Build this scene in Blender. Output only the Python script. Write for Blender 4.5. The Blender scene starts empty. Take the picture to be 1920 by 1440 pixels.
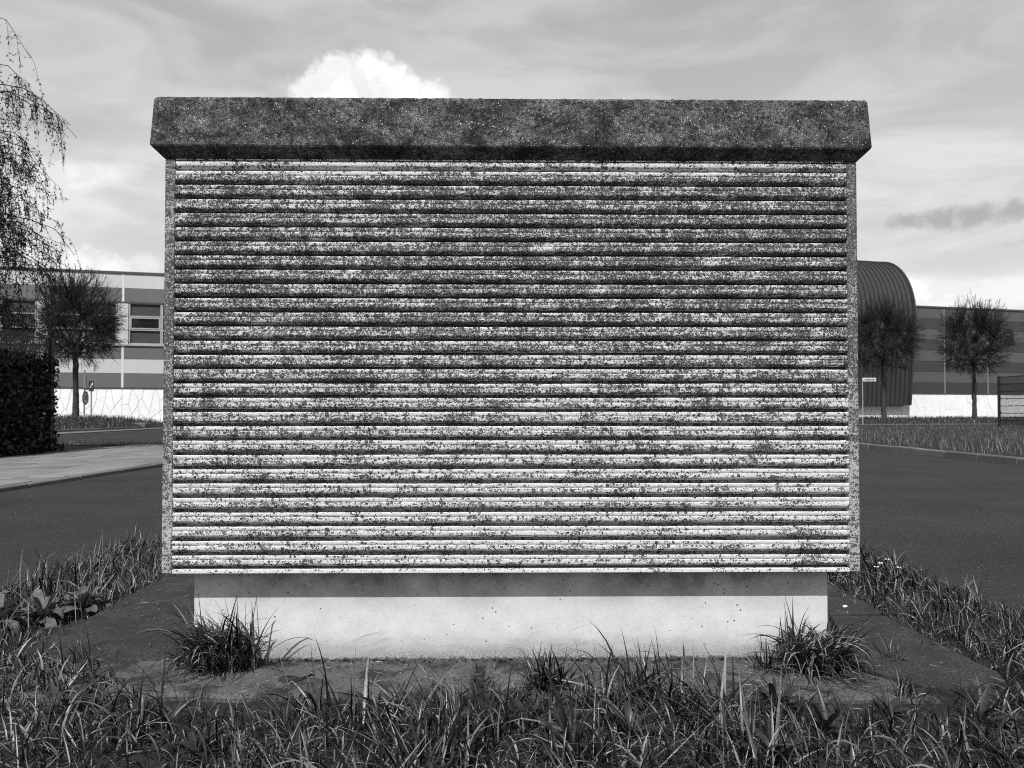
import bpy, math, random
import numpy as np
from mathutils import Vector, Matrix

# ------------------------------------------------------------------ camera, world, sun, exposure
SC = bpy.context.scene
COL = SC.collection
H = 0.81                                   # camera height above the concrete apron
cam = bpy.data.cameras.new('camera')
cam.sensor_width = 36.0
cam.lens = 27.0
cam.clip_start = 0.05
cam.clip_end = 3000.0
cam.shift_y = 0.0104
cam.dof.use_dof = True
cam.dof.focus_distance = 2.44
cam.dof.aperture_fstop = 9.0
camo = bpy.data.objects.new('camera', cam)
COL.objects.link(camo)
camo.location = (0, 0, H)
camo.rotation_euler = (math.radians(90 + 1.2), 0, 0)
SC.camera = camo

SUN_AZ, SUN_EL = math.radians(14), math.radians(50.9)   # from the front, a little to the left
SUN = Vector((-math.sin(SUN_AZ) * math.cos(SUN_EL), -math.cos(SUN_AZ) * math.cos(SUN_EL), math.sin(SUN_EL)))
sl = bpy.data.lights.new('sun', 'SUN')
sl.energy = 4.3
sl.angle = math.radians(0.55)
sl.color = (1.0, 0.995, 0.985)
slo = bpy.data.objects.new('sun', sl)
COL.objects.link(slo)
slo.rotation_euler = (-SUN).to_track_quat('-Z', 'Y').to_euler()
slo.location = (-4, -10, 20)

SC.view_settings.view_transform = 'Standard'
SC.view_settings.look = 'None'
SC.view_settings.gamma = 1.0
SC.view_settings.exposure = 0.3
SC.cycles.use_denoising = False
SC.cycles.filter_width = 1.0
SC.cycles.max_bounces = 4
SC.cycles.diffuse_bounces = 2
SC.cycles.glossy_bounces = 2
SC.cycles.transmission_bounces = 2
SC.cycles.caustics_reflective = False
SC.cycles.caustics_refractive = False
SC.cycles.transparent_max_bounces = 4


# ------------------------------------------------------------------ node helpers
class NT:
    def __init__(self, tree):
        self.t = tree

    def n(self, kind, ins=None, **props):
        nd = self.t.nodes.new(kind)
        for k, v in props.items():
            setattr(nd, k, v)
        for k, v in (ins or {}).items():
            s = nd.inputs[k]
            if isinstance(v, bpy.types.NodeSocket):
                self.t.links.new(v, s)
            else:
                s.default_value = v
        return nd

    def m(self, op, a, b=0.0, c=0.0, clamp=False):
        return self.n('ShaderNodeMath', {0: a, 1: b, 2: c}, operation=op, use_clamp=clamp).outputs[0]

    def vm(self, op, a, b=(0, 0, 0)):
        nd = self.n('ShaderNodeVectorMath', {0: a, 1: b}, operation=op)
        return nd.outputs['Value'] if op in ('LENGTH', 'DISTANCE', 'DOT_PRODUCT') else nd.outputs[0]

    def noise(self, vec, scale, detail=3.0, rough=0.55, dist=0.0):
        return self.n('ShaderNodeTexNoise', {'Vector': vec, 'Scale': scale, 'Detail': detail,
                                            'Roughness': rough, 'Distortion': dist}).outputs[0]

    def vor(self, vec, scale, rnd=1.0, feature='F1'):
        nd = self.n('ShaderNodeTexVoronoi', {'Vector': vec, 'Scale': scale, 'Randomness': rnd}, feature=feature)
        return nd

    def rng(self, v, a, b, c=0.0, d=1.0, smooth=False):
        return self.n('ShaderNodeMapRange', {0: v, 1: a, 2: b, 3: c, 4: d},
                      interpolation_type='SMOOTHSTEP' if smooth else 'LINEAR').outputs[0]

    def mixf(self, f, a, b):
        return self.n('ShaderNodeMix', {0: f, 2: a, 3: b}, data_type='FLOAT').outputs[0]

    def xyz(self, v):
        return self.n('ShaderNodeSeparateXYZ', {0: v}).outputs

    def comb(self, x, y, z):
        return self.n('ShaderNodeCombineXYZ', {0: x, 1: y, 2: z}).outputs[0]


def material(name, rough=0.85, spec=0.3):
    mat = bpy.data.materials.new(name)
    mat.use_nodes = True
    g = NT(mat.node_tree)
    bs = mat.node_tree.nodes['Principled BSDF']
    bs.inputs['Roughness'].default_value = rough
    bs.inputs['Specular IOR Level'].default_value = spec
    return mat, g, bs


def setgrey(g, bs, val):
    if isinstance(val, bpy.types.NodeSocket):
        c = g.comb(val, val, val)
        g.t.links.new(c, bs.inputs['Base Color'])
    else:
        bs.inputs['Base Color'].default_value = (val, val, val, 1)


def bump(g, bs, h, strength=0.4, dist=0.002):
    b = g.n('ShaderNodeBump', {'Height': h, 'Strength': strength, 'Distance': dist})
    g.t.links.new(b.outputs[0], bs.inputs['Normal'])


# ------------------------------------------------------------------ world: sky with clouds, as grey as the film
world = bpy.data.worlds.new('World')
SC.world = world
world.use_nodes = True
wt = NT(world.node_tree)
bg = world.node_tree.nodes['Background']
sky = wt.n('ShaderNodeTexSky', sky_type='NISHITA')
sky.sun_disc = False
sky.sun_elevation = SUN_EL
sky.sun_rotation = math.radians(194)
sky.air_density = 1.0
sky.dust_density = 2.2
skyv = wt.n('ShaderNodeRGBToBW', {0: sky.outputs[0]}).outputs[0]
dirv = wt.n('ShaderNodeTexCoord').outputs['Generated']
dx, dy, dz = wt.xyz(dirv)


def cdir(px, py):
    v = Vector(((px - 960) / 1440, 1.0, (770 - py) / 1440)).normalized()
    return v


# thin veil over the whole sky (a layer far above, seen in perspective), haze towards the horizon
den = wt.m('ADD', wt.m('MAXIMUM', dz, 0.0), 0.30)
pl = wt.comb(wt.m('DIVIDE', dx, den), wt.m('DIVIDE', dy, den), 0.0)
veil = wt.rng(wt.noise(wt.vm('MULTIPLY', wt.vm('ADD', pl, (0.55, 0.0, 0.0)), (1.0, 0.75, 1.0)), 1.15, 4.0, 0.5, 0.5), 0.30, 0.66, 0.0, 1.0, True)
haze = wt.m('EXPONENT', wt.m('MULTIPLY', wt.m('MAXIMUM', dz, 0.0), -1.55))
banks = wt.rng(wt.noise(wt.vm('MULTIPLY', dirv, (2.6, 2.6, 10.0)), 1.5, 5.0, 0.55, 0.6), 0.34, 0.66, 0.80, 1.07, True)
clear = wt.m('MULTIPLY_ADD', haze, 4.5, wt.m('MULTIPLY', skyv, 0.42))
col = wt.mixf(wt.m('MULTIPLY', veil, 0.7), clear, wt.m('MULTIPLY_ADD', haze, 4.4, 1.0))
col = wt.m('MULTIPLY', col, banks)
NZ1 = wt.n('ShaderNodeTexNoise', {'Vector': dirv, 'Scale': 28.0, 'Detail': 5.0, 'Roughness': 0.6, 'Distortion': 0.4})
nz1 = NZ1.outputs[0]
nz2 = wt.noise(dirv, 85.0, 3.0, 0.62)
nz3 = wt.noise(wt.vm('ADD', dirv, (0.7, 2.3, 5.1)), 21.0, 4.0, 0.55, 0.5)


def cloud(col, lobes, warp, soft, bright, dark, sq=1.0, amount=1.0):
    """A heap of round lobes on the sky sphere, roughened by noise."""
    f = None
    for (px, py, r) in lobes:
        dlt = wt.vm('SUBTRACT', dirv, tuple(cdir(px, py)))
        if sq != 1.0:
            dlt = wt.vm('MULTIPLY', dlt, (1.0, 1.0, sq))
        v = wt.m('SUBTRACT', r / 1440.0, wt.vm('LENGTH', dlt))
        f = v if f is None else wt.m('SMOOTH_MAX', f, v, 0.012)
    f = wt.m('MULTIPLY_ADD', wt.m('SUBTRACT', nz1, 0.5), warp, f)
    f = wt.m('MULTIPLY_ADD', wt.m('SUBTRACT', nz2, 0.5), warp * 0.40, f)
    mask = wt.m('MULTIPLY', wt.rng(f, 0.0, soft, 0.0, 1.0, True), amount)
    sh = wt.rng(nz3, 0.36, 0.62, 0.0, 1.0, True)
    sh = wt.m('MAXIMUM', sh, wt.rng(f, 0.0, soft * 3.0, 0.4, 0.0, True))
    return wt.mixf(mask, col, wt.mixf(sh, dark, bright))


# grey shreds, then bright heaps
col = cloud(col, [(230, 425, 60), (150, 405, 55), (290, 405, 40)], 0.06, 0.06, 3.6, 3.0, sq=2.6, amount=0.75)
col = cloud(col, [(1700, 412, 40), (1770, 408, 52), (1840, 402, 54), (1905, 392, 48), (1975, 385, 55)], 0.06, 0.025, 3.2, 2.3, sq=2.2, amount=1.0)
col = cloud(col, [(1900, 456, 26), (1950, 450, 36)], 0.05, 0.03, 3.3, 2.7, sq=2.4, amount=0.8)
col = cloud(col, [(640, 148, 55), (700, 150, 62), (590, 185, 58), (760, 165, 42), (800, 200, 58), (680, 215, 95), (625, 118, 26), (745, 132, 26)],
            0.045, 0.016, 5.9, 4.7)
col = cloud(col, [(70, 330, 48), (150, 330, 50), (215, 325, 40), (20, 350, 50)], 0.045, 0.035, 5.3, 4.4, sq=1.6, amount=0.9)
col = cloud(col, [(130, 490, 40), (210, 500, 38), (270, 492, 28), (160, 465, 18), (60, 480, 34)], 0.04, 0.02, 5.4, 4.4, sq=1.5, amount=0.9)
col = cloud(col, [(1735, 545, 30), (1690, 545, 32), (1780, 550, 22)], 0.035, 0.014, 6.0, 4.2, sq=1.3)
wt.t.links.new(wt.comb(col, col, col), bg.inputs[0])
bg.inputs[1].default_value = 0.15
world.cycles.sampling_method = 'MANUAL'
world.cycles.sample_map_resolution = 128

# ------------------------------------------------------------------ object helpers
rnd = random.Random(7)
R = np.random.default_rng(11)


def tag(o, label=None, cat=None, group=None, kind=None):
    if label:
        o['label'] = label
    if cat:
        o['category'] = cat
    if group:
        o['group'] = group
    if kind:
        o['kind'] = kind
    return o


def empty(name, loc=(0, 0, 0), rz=0.0):
    o = bpy.data.objects.new(name, None)
    o.empty_display_size = 0.2
    COL.objects.link(o)
    o.location = loc
    o.rotation_euler = (0, 0, rz)
    return o


def obj(name, me, mat=None, parent=None, loc=None):
    if mat is not None and not me.materials:
        me.materials.append(mat)
    o = bpy.data.objects.new(name, me)
    COL.objects.link(o)
    if parent is not None:
        o.parent = parent
    if loc is not None:
        o.location = loc
    return o


def pyd(name, v, f, smooth=False):
    me = bpy.data.meshes.new(name)
    me.from_pydata([tuple(p) for p in v], [], [tuple(q) for q in f])
    me.update()
    if smooth:
        me.polygons.foreach_set('use_smooth', [True] * len(me.polygons))
    return me


def npmesh(name, v, q, smooth=True):
    """v (n,3), q (m,4) quads"""
    v = np.asarray(v, dtype=np.float32)
    q = np.asarray(q, dtype=np.int32)
    me = bpy.data.meshes.new(name)
    me.vertices.add(len(v))
    me.vertices.foreach_set('co', v.ravel())
    k = q.shape[1]
    me.loops.add(q.size)
    me.loops.foreach_set('vertex_index', q.ravel())
    me.polygons.add(len(q))
    me.polygons.foreach_set('loop_start', np.arange(0, q.size, k, dtype=np.int32))
    me.polygons.foreach_set('loop_total', np.full(len(q), k, dtype=np.int32))
    if smooth:
        me.polygons.foreach_set('use_smooth', np.ones(len(q), dtype=bool))
    me.update(calc_edges=True)
    me.validate()
    return me


class MB:
    """collects boxes and tubes into one mesh"""
    def __init__(self):
        self.v, self.f = [], []

    def box(self, x0, x1, y0, y1, z0, z1):
        b = len(self.v)
        self.v += [(x0, y0, z0), (x1, y0, z0), (x1, y1, z0), (x0, y1, z0), (x0, y0, z1), (x1, y0, z1), (x1, y1, z1), (x0, y1, z1)]
        self.f += [(b, b + 3, b + 2, b + 1), (b + 4, b + 5, b + 6, b + 7), (b, b + 1, b + 5, b + 4), (b + 1, b + 2, b + 6, b + 5),
                   (b + 2, b + 3, b + 7, b + 6), (b + 3, b, b + 4, b + 7)]
        return self

    def tube(self, pts, rad, n=5, cap=True):
        b = len(self.v)
        k = len(pts)
        for i in range(k):
            p = Vector(pts[i])
            d = Vector(pts[min(i + 1, k - 1)]) - Vector(pts[max(i - 1, 0)])
            if d.length < 1e-9:
                d = Vector((0, 0, 1))
            d.normalize()
            a = d.cross(Vector((0.31, 0.95, 0.05)) if abs(d.y) < 0.9 else Vector((1, 0, 0.1))).normalized()
            c = d.cross(a)
            r = rad[i] if hasattr(rad, '__len__') else rad
            for j in range(n):
                t = 2 * math.pi * j / n
                self.v.append(tuple(p + a * (r * math.cos(t)) + c * (r * math.sin(t))))
        for i in range(k - 1):
            for j in range(n):
                j2 = (j + 1) % n
                self.f.append((b + i * n + j, b + i * n + j2, b + (i + 1) * n + j2, b + (i + 1) * n + j))
        if cap:
            self.f.append(tuple(b + (k - 1) * n + j for j in range(n)))
            self.f.append(tuple(b + n - 1 - j for j in range(n)))
        return self

    def mesh(self, name, smooth=False):
        return pyd(name, self.v, self.f, smooth)


def rounded_box(name, x0, x1, y0, y1, z0, z1, bev=0.005, seg=2):
    import bmesh
    bm = bmesh.new()
    m = MB().box(x0, x1, y0, y1, z0, z1)
    vs = [bm.verts.new(p) for p in m.v]
    for f in m.f:
        bm.faces.new([vs[i] for i in f])
    bmesh.ops.bevel(bm, geom=bm.edges[:], offset=bev, segments=seg, affect='EDGES', profile=0.5)
    me = bpy.data.meshes.new(name)
    bm.to_mesh(me)
    bm.free()
    return me


def fbm2(x, y, seed=0, octs=4):
    """cheap smooth value noise for shaping geometry"""
    rg = np.random.default_rng(seed)
    tab = rg.random((64, 64))
    out = np.zeros_like(x, dtype=float)
    amp, tot = 1.0, 0.0
    for o in range(octs):
        xi, yi = np.floor(x).astype(int), np.floor(y).astype(int)
        fx, fy = x - xi, y - yi
        fx, fy = fx * fx * (3 - 2 * fx), fy * fy * (3 - 2 * fy)
        a = tab[xi % 64, yi % 64]; b = tab[(xi + 1) % 64, yi % 64]
        c = tab[xi % 64, (yi + 1) % 64]; d = tab[(xi + 1) % 64, (yi + 1) % 64]
        out += amp * ((a * (1 - fx) + b * fx) * (1 - fy) + (c * (1 - fx) + d * fx) * fy)
        tot += amp
        amp *= 0.5
        x, y = x * 2.03 + 7.1, y * 2.03 + 3.7
    return out / tot


def smooth01(x, a, b):
    t = np.clip((x - a) / (b - a), 0, 1)
    return t * t * (3 - 2 * t)


# ------------------------------------------------------------------ materials
def lichen_concrete(name, clean, dens0, rib=False, fine=1.0):
    mat, g, bs = material(name, 0.92, 0.15)
    P = g.n('ShaderNodeNewGeometry').outputs['Position']
    ox, oy, oz = g.xyz(g.n('ShaderNodeTexCoord').outputs['Object'])
    px, py, pz = g.xyz(P)
    wv = g.n('ShaderNodeTexNoise', {'Vector': P, 'Scale': 170.0, 'Detail': 2.0}).outputs['Color']
    W = g.vm('ADD', P, g.vm('MULTIPLY', g.vm('SUBTRACT', wv, (0.5, 0.5, 0.5)), (0.006, 0.006, 0.006)))
    # how much grows where: tall stains, long streaks, more towards the top
    big = g.noise(g.vm('MULTIPLY', P, (2.2, 1.0, 0.55)), 1.6, 4.0, 0.6)
    streak = g.noise(g.vm('MULTIPLY', P, (7.0, 7.0, 75.0)), 1.0, 4.0, 0.62, 0.3)
    patch = g.noise(P, 16.0, 4.0, 0.6)
    hgt = g.rng(pz, 0.35, 1.25, 0.0, 1.0, True)
    dn = g.m('MULTIPLY_ADD', hgt, 0.21, dens0)
    dn = g.m('ADD', dn, g.m('MULTIPLY', g.m('SUBTRACT', big, 0.5), 0.42))
    dn = g.m('ADD', dn, g.m('MULTIPLY', g.m('SUBTRACT', streak, 0.5), 0.85))
    dn = g.m('ADD', dn, g.m('MULTIPLY', g.m('SUBTRACT', patch, 0.5), 0.6))
    if rib:
        # worn upper facet, overgrown lower half
        loc = g.rng(oz, -0.004, -0.020, -0.13, 0.02, True)
        low = g.rng(pz, 1.30, 0.75, 0.35, 1.0, True)
        dn = g.m('ADD', dn, g.m('MULTIPLY', loc, low))
        # the first rib under the cap is washed clean
        dn = g.m('SUBTRACT', dn, g.m('MULTIPLY', g.rng(pz, 1.555, 1.568), 0.20))
    dn = g.m('MAXIMUM', g.m('MINIMUM', dn, 0.80), 0.0)
    # round thalli of three sizes
    def spots(scale, k0, k1, ringy):
        v = g.vor(W, scale)
        c1, c2, c3 = g.xyz(v.outputs['Color'])
        r = g.m('MULTIPLY', dn, g.m('MULTIPLY_ADD', c1, k1, k0))
        d = v.outputs['Distance']
        m = g.m('MULTIPLY', g.m('SUBTRACT', r, d), 14.0, clamp=True)
        keep = g.m('LESS_THAN', c3, g.m('MULTIPLY_ADD', dn, 1.05, 0.0))
        m = g.m('MULTIPLY', m, keep)
        inner = g.m('MULTIPLY', g.m('SUBTRACT', g.m('MULTIPLY', r, 0.60), d), 10.0, clamp=True)
        pale = g.m('MULTIPLY', inner, g.m('MULTIPLY', c2, ringy))
        return m, pale
    m1, p1 = spots(72.0 * fine, 0.42, 0.60, 1.0)
    m2, p2 = spots(150.0 * fine, 0.48, 0.62, 0.8)
    m3, p3 = spots(290.0 * fine, 0.42, 0.70, 0.2)
    sp = g.noise(P, 620.0, 2.0, 0.7)
    thr = g.m('SUBTRACT', 0.80, g.m('MULTIPLY', dn, 0.36))
    fleck = g.m('MULTIPLY', g.m('SUBTRACT', sp, thr), 10.0, clamp=True)
    mask = g.m('MAXIMUM', g.m('MAXIMUM', m1, m2), g.m('MAXIMUM', m3, g.m('MULTIPLY', fleck, 0.8)))
    pale = g.m('MAXIMUM', g.m('MULTIPLY', p1, m1), g.m('MULTIPLY', p2, m2))
    tone = g.noise(P, 95.0, 3.0, 0.6)
    dark = g.m('MULTIPLY_ADD', tone, 0.075, 0.012)
    dark = g.m('MULTIPLY_ADD', pale, 0.26, dark)
    cl = g.m('MULTIPLY_ADD', g.m('SUBTRACT', g.noise(P, 42.0, 5.0, 0.65), 0.5), 0.28, clean)
    cl = g.m('MULTIPLY_ADD', g.m('SUBTRACT', g.noise(P, 420.0, 2.0, 0.7), 0.5), 0.24, cl)
    # grey film of algae where growth is thick
    cl = g.m('MULTIPLY', cl, g.rng(dn, 0.4, 1.0, 1.0, 0.75))
    alb = g.mixf(mask, cl, dark)
    if rib:
        # dirt lodged in the shallow mid groove
        gr = g.m('SUBTRACT', 1.0, g.m('DIVIDE', g.m('ABSOLUTE', g.m('ADD', oz, 0.0139)), 0.0022), clamp=True)
        gn = g.rng(g.noise(g.vm('MULTIPLY', P, (1.0, 1.0, 0.2)), 60.0, 3.0), 0.40, 0.55, 0.0, 0.75)
        alb = g.mixf(g.m('MULTIPLY', gr, gn), alb, 0.06)
    setgrey(g, bs, alb)
    bump(g, bs, g.m('ADD', sp, tone), 0.6, 0.0012)
    return mat


M_RIB = lichen_concrete('lichen_spotted_concrete', 0.57, 0.51, rib=True)
M_EDGE = lichen_concrete('grey_lichen_concrete', 0.36, 0.56, rib=False, fine=1.15)


def cap_concrete():
    mat, g, bs = material('weathered_cap_concrete', 0.95, 0.15)
    P = g.n('ShaderNodeNewGeometry').outputs['Position']
    a = g.noise(P, 300.0, 4.0, 0.8)
    b = g.noise(P, 80.0, 5.0, 0.72)
    c = g.noise(g.vm('MULTIPLY', P, (1.0, 1.0, 1.6)), 11.0, 6.0, 0.68, 0.4)
    v = g.m('POWER', g.rng(a, 0.28, 0.75, 0.0, 1.0), 2.4)
    v = g.m('MULTIPLY', v, g.rng(b, 0.34, 0.66, 0.12, 1.5))
    v = g.m('MULTIPLY', v, g.rng(c, 0.38, 0.62, 0.28, 1.6))
    alb = g.m('MULTIPLY_ADD', v, 0.44, 0.005)
    # pale aggregate grains and a few white splashes
    vo = g.vor(P, 210.0)
    k1, k2, k3 = g.xyz(vo.outputs['Color'])
    grain = g.m('MULTIPLY', g.m('GREATER_THAN', k1, 0.90), g.m('LESS_THAN', vo.outputs['Distance'], g.m('MULTIPLY', k2, 0.42)))
    alb = g.mixf(grain, alb, g.m('MULTIPLY_ADD', k3, 0.5, 0.2))
    vs = g.vor(P, 42.0)
    q1, q2, q3 = g.xyz(vs.outputs['Color'])
    spl = g.m('MULTIPLY', g.m('GREATER_THAN', q1, 0.975), g.m('LESS_THAN', g.m('ADD', vs.outputs['Distance'], g.m('MULTIPLY', b, 0.25)), g.m('MULTIPLY_ADD', q2, 0.13, 0.14)))
    alb = g.mixf(spl, alb, 0.62)
    vd = g.vor(P, 55.0)
    e1, e2, e3 = g.xyz(vd.outputs['Color'])
    pit = g.m('MULTIPLY', g.m('GREATER_THAN', e1, 0.86), g.m('LESS_THAN', g.m('ADD', vd.outputs['Distance'], g.m('MULTIPLY', b, 0.3)), 0.36))
    alb = g.mixf(g.m('MULTIPLY', pit, 0.85), alb, 0.008)
    setgrey(g, bs, alb)
    bump(g, bs, g.m('ADD', a, g.m('MULTIPLY', b, 0.8)), 0.8, 0.003)
    return mat


def plinth_concrete():
    mat, g, bs = material('pale_cast_concrete', 0.9, 0.2)
    P = g.n('ShaderNodeNewGeometry').outputs['Position']
    px, py, pz = g.xyz(P)
    a = g.noise(P, 260.0, 3.0, 0.7)
    b = g.noise(P, 14.0, 5.0, 0.6)
    alb = g.m('MULTIPLY_ADD', g.m('SUBTRACT', b, 0.5), 0.20, 0.52)
    alb = g.m('MULTIPLY_ADD', g.m('SUBTRACT', a, 0.5), 0.20, alb)
    # soil splash line and grime low down, ragged
    low = g.rng(g.m('ADD', pz, g.m('MULTIPLY', g.m('SUBTRACT', g.noise(g.vm('MULTIPLY', P, (1.0, 1.0, 3.0)), 9.0, 5.0, 0.65), 0.5), 0.09)), 0.0, 0.105, 1.0, 0.0, True)
    low = g.m('MULTIPLY', low, g.rng(a, 0.35, 0.65, 0.35, 1.0))
    alb = g.mixf(g.m('MULTIPLY', low, 0.9), alb, 0.10)
    foot = g.rng(g.m('ADD', pz, g.m('MULTIPLY', g.noise(P, 55.0, 4.0, 0.7), -0.035)), -0.012, -0.006, 1.0, 0.0)
    alb = g.mixf(foot, alb, 0.08)
    mott = g.rng(g.noise(P, 85.0, 4.0, 0.75), 0.55, 0.72, 0.0, 0.35)
    alb = g.mixf(mott, alb, 0.26)
    # fan-shaped scuffs left by wind-blown grass
    rot = g.n('ShaderNodeVectorRotate', {'Vector': P, 'Axis': (0, 1, 0), 'Angle': 0.32}, rotation_type='AXIS_ANGLE').outputs[0]
    sc = g.noise(g.vm('MULTIPLY', rot, (3.5, 1.0, 70.0)), 2.2, 3.0, 0.6, 0.25)
    where = g.m('MULTIPLY', g.rng(g.noise(P, 3.2, 2.0), 0.50, 0.62, 0.0, 1.0, True), g.m('MULTIPLY', g.rng(pz, 0.02, 0.05), g.rng(pz, 0.14, 0.085)))
    alb = g.mixf(g.m('MULTIPLY', g.m('MULTIPLY', g.rng(sc, 0.53, 0.66), where), 0.55), alb, 0.2)
    # blow holes and spots, more under the overhang
    vo = g.vor(P, 95.0)
    k1, k2, k3 = g.xyz(vo.outputs['Color'])
    thr = g.rng(pz, 0.20, 0.28, 0.93, 0.80)
    hole = g.m('MULTIPLY', g.m('GREATER_THAN', k1, thr), g.m('LESS_THAN', vo.outputs['Distance'], g.m('MULTIPLY_ADD', k2, 0.26, 0.05)))
    alb = g.mixf(g.m('MULTIPLY', hole, 0.85), alb, 0.07)
    stain_shade = g.m('MULTIPLY', g.rng(g.noise(P, 7.0, 5.0, 0.7), 0.38, 0.62), g.rng(pz, 0.15, 0.26))  # stained blotches near the top, also painted darker to deepen the overhang shadow
    alb = g.mixf(g.m('MULTIPLY', stain_shade, 0.8), alb, 0.11)
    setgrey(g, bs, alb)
    bump(g, bs, g.m('ADD', a, g.m('MULTIPLY', hole, -1.5)), 0.35, 0.0015)
    return mat


def rough_ground(name, lo, hi, s1, s2, flecks=0.0, rough=0.95, moss=None, bumpd=0.004):
    mat, g, bs = material(name, rough, 0.2)
    P = g.n('ShaderNodeNewGeometry').outputs['Position']
    a = g.noise(P, s1, 4.0, 0.7)
    b = g.noise(P, s2, 5.0, 0.6)
    v = g.m('MULTIPLY', g.rng(a, 0.28, 0.72), g.rng(b, 0.25, 0.75, 0.55, 1.2))
    alb = g.m('MULTIPLY_ADD', v, hi - lo, lo)
    if moss is not None:
        mm = g.rng(g.m('ADD', g.noise(P, moss[0], 6.0, 0.65, 0.4), g.m('MULTIPLY', g.noise(P, 90.0, 3.0), 0.25)), moss[1], moss[1] + 0.16, 0.0, 1.0, True)
        alb = g.mixf(mm, alb, g.m('MULTIPLY_ADD', a, 0.035, 0.008))
    if flecks > 0:
        vo = g.vor(P, 130.0)
        k1, k2, k3 = g.xyz(vo.outputs['Color'])
        fl = g.m('MULTIPLY', g.m('GREATER_THAN', k1, 1.0 - flecks), g.m('LESS_THAN', vo.outputs['Distance'], g.m('MULTIPLY_ADD', k2, 0.3, 0.1)))
        alb = g.mixf(fl, alb, g.m('MULTIPLY_ADD', k3, 0.22, 0.10))
    setgrey(g, bs, alb)
    bump(g, bs, g.m('ADD', a, g.m('MULTIPLY', b, 0.6)), 0.6, bumpd)
    return mat


def leafy(name, lo, hi, rough=0.45, transl=0.25, spec=0.4, bias=1.0):
    mat, g, bs = material(name, rough, spec)
    ge = g.n('ShaderNodeNewGeometry')
    r = g.m('POWER', ge.outputs['Random Per Island'], bias)
    n = g.noise(ge.outputs['Position'], 60.0, 3.0)
    v = g.m('MULTIPLY', g.m('MULTIPLY_ADD', r, hi - lo, lo), g.rng(n, 0.3, 0.7, 0.7, 1.25))
    setgrey(g, bs, v)
    if name == 'broad_leaves':
        bump(g, bs, g.noise(ge.outputs['Position'], 130.0, 3.0, 0.6), 1.0, 0.006)
    if transl > 0:
        tr = g.n('ShaderNodeBsdfTranslucent', {'Color': g.comb(v, v, v)})
        mx = g.n('ShaderNodeMixShader', {0: transl, 1: bs.outputs[0], 2: tr.outputs[0]})
        g.t.links.new(mx.outputs[0], mat.node_tree.nodes['Material Output'].inputs[0])
    return mat


def plain(name, val, rough=0.6, spec=0.3, metal=0.0, nz=0.15, scale=6.0):
    mat, g, bs = material(name, rough, spec)
    bs.inputs['Metallic'].default_value = metal
    P = g.n('ShaderNodeNewGeometry').outputs['Position']
    n = g.noise(P, scale, 5.0, 0.6)
    rr = g.n('ShaderNodeObjectInfo').outputs['Random']
    v = g.m('MULTIPLY', g.rng(n, 0.25, 0.75, val * (1 - nz), val * (1 + nz)), g.rng(rr, 0.0, 1.0, 0.96, 1.04))
    setgrey(g, bs, v)
    return mat


def slabby(name, lo, hi, spread, joint_dirt=0.4):
    mat, g, bs = material(name, 0.95, 0.2)
    P = g.n('ShaderNodeNewGeometry').outputs['Position']
    rr = g.n('ShaderNodeObjectInfo').outputs['Random']
    a = g.noise(P, 160.0, 3.0, 0.7)
    b = g.noise(P, 2.6, 5.0, 0.62)
    v = g.m('MULTIPLY_ADD', g.m('MULTIPLY', g.rng(a, 0.3, 0.7), g.rng(b, 0.3, 0.7, 0.6, 1.15)), hi - lo, lo)
    v = g.m('MULTIPLY', v, g.rng(rr, 0.0, 1.0, 1.0 - spread, 1.0 + spread))
    setgrey(g, bs, v)
    bump(g, bs, a, 0.4, 0.003)
    return mat


M_CAP = cap_concrete()
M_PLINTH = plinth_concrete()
M_ASPHALT = rough_ground('asphalt', 0.003, 0.052, 85.0, 0.8, flecks=0.03)
M_APRON = rough_ground('mossy_slab', 0.02, 0.16, 130.0, 9.0, flecks=0.02, moss=(7.0, 0.58))
M_APRON_DARK = rough_ground('moss_covered_slab', 0.005, 0.075, 110.0, 9.0, flecks=0.015, moss=(6.0, 0.56))
M_SOIL = rough_ground('soil', 0.008, 0.035, 120.0, 6.0)
M_TURF = rough_ground('turf', 0.008, 0.035, 30.0, 1.5)
M_GRASS = leafy('grass_blades', 0.003, 0.22, 0.38, 0.15, 0.45, 3.0)
M_GRASS_DRY = leafy('dry_grass', 0.08, 0.32, 0.55, 0.2, 0.3)
M_VERGE = leafy('verge_grass', 0.012, 0.20, 0.6, 0.2, 0.3, 1.5)
M_BROAD = leafy('broad_leaves', 0.025, 0.17, 0.42, 0.2, 0.4)
M_HERB = leafy('herb_leaves', 0.004, 0.05, 0.4, 0.18, 0.5)
M_HEDGE = leafy('ivy_leaves', 0.004, 0.016, 0.4, 0.10, 0.35)
M_BIRCHLEAF = leafy('birch_leaves', 0.006, 0.025, 0.5, 0.15, 0.3)
M_TWIG = plain('twig_bark', 0.028, 0.9, 0.1)
M_BARK = rough_ground('bark', 0.015, 0.07, 22.0, 4.0)
M_BUD = leafy('buds', 0.008, 0.03, 0.6, 0.1, 0.2)
M_PETAL = plain('petal', 0.7, 0.6)
M_SLAB = slabby('paving', 0.10, 0.25, 0.16)
M_KERB = slabby('kerb_concrete', 0.05, 0.19, 0.18)
M_PALE = plain('pale_cladding', 0.44, 0.45, 0.3, nz=0.05, scale=0.7)
M_MID = plain('mid_grey_cladding', 0.105, 0.5, 0.3, nz=0.06, scale=0.7)
M_GREY1 = plain('grey_cladding', 0.078, 0.5, 0.3, nz=0.06, scale=0.7)
M_GREY2 = plain('dark_cladding', 0.043, 0.5, 0.3, nz=0.06, scale=0.7)
M_STRIP = plain('joint_strip', 0.52, 0.5, 0.3, nz=0.05)
M_STRIP2 = plain('dull_joint_strip', 0.16, 0.5, 0.3, nz=0.05)
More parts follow.
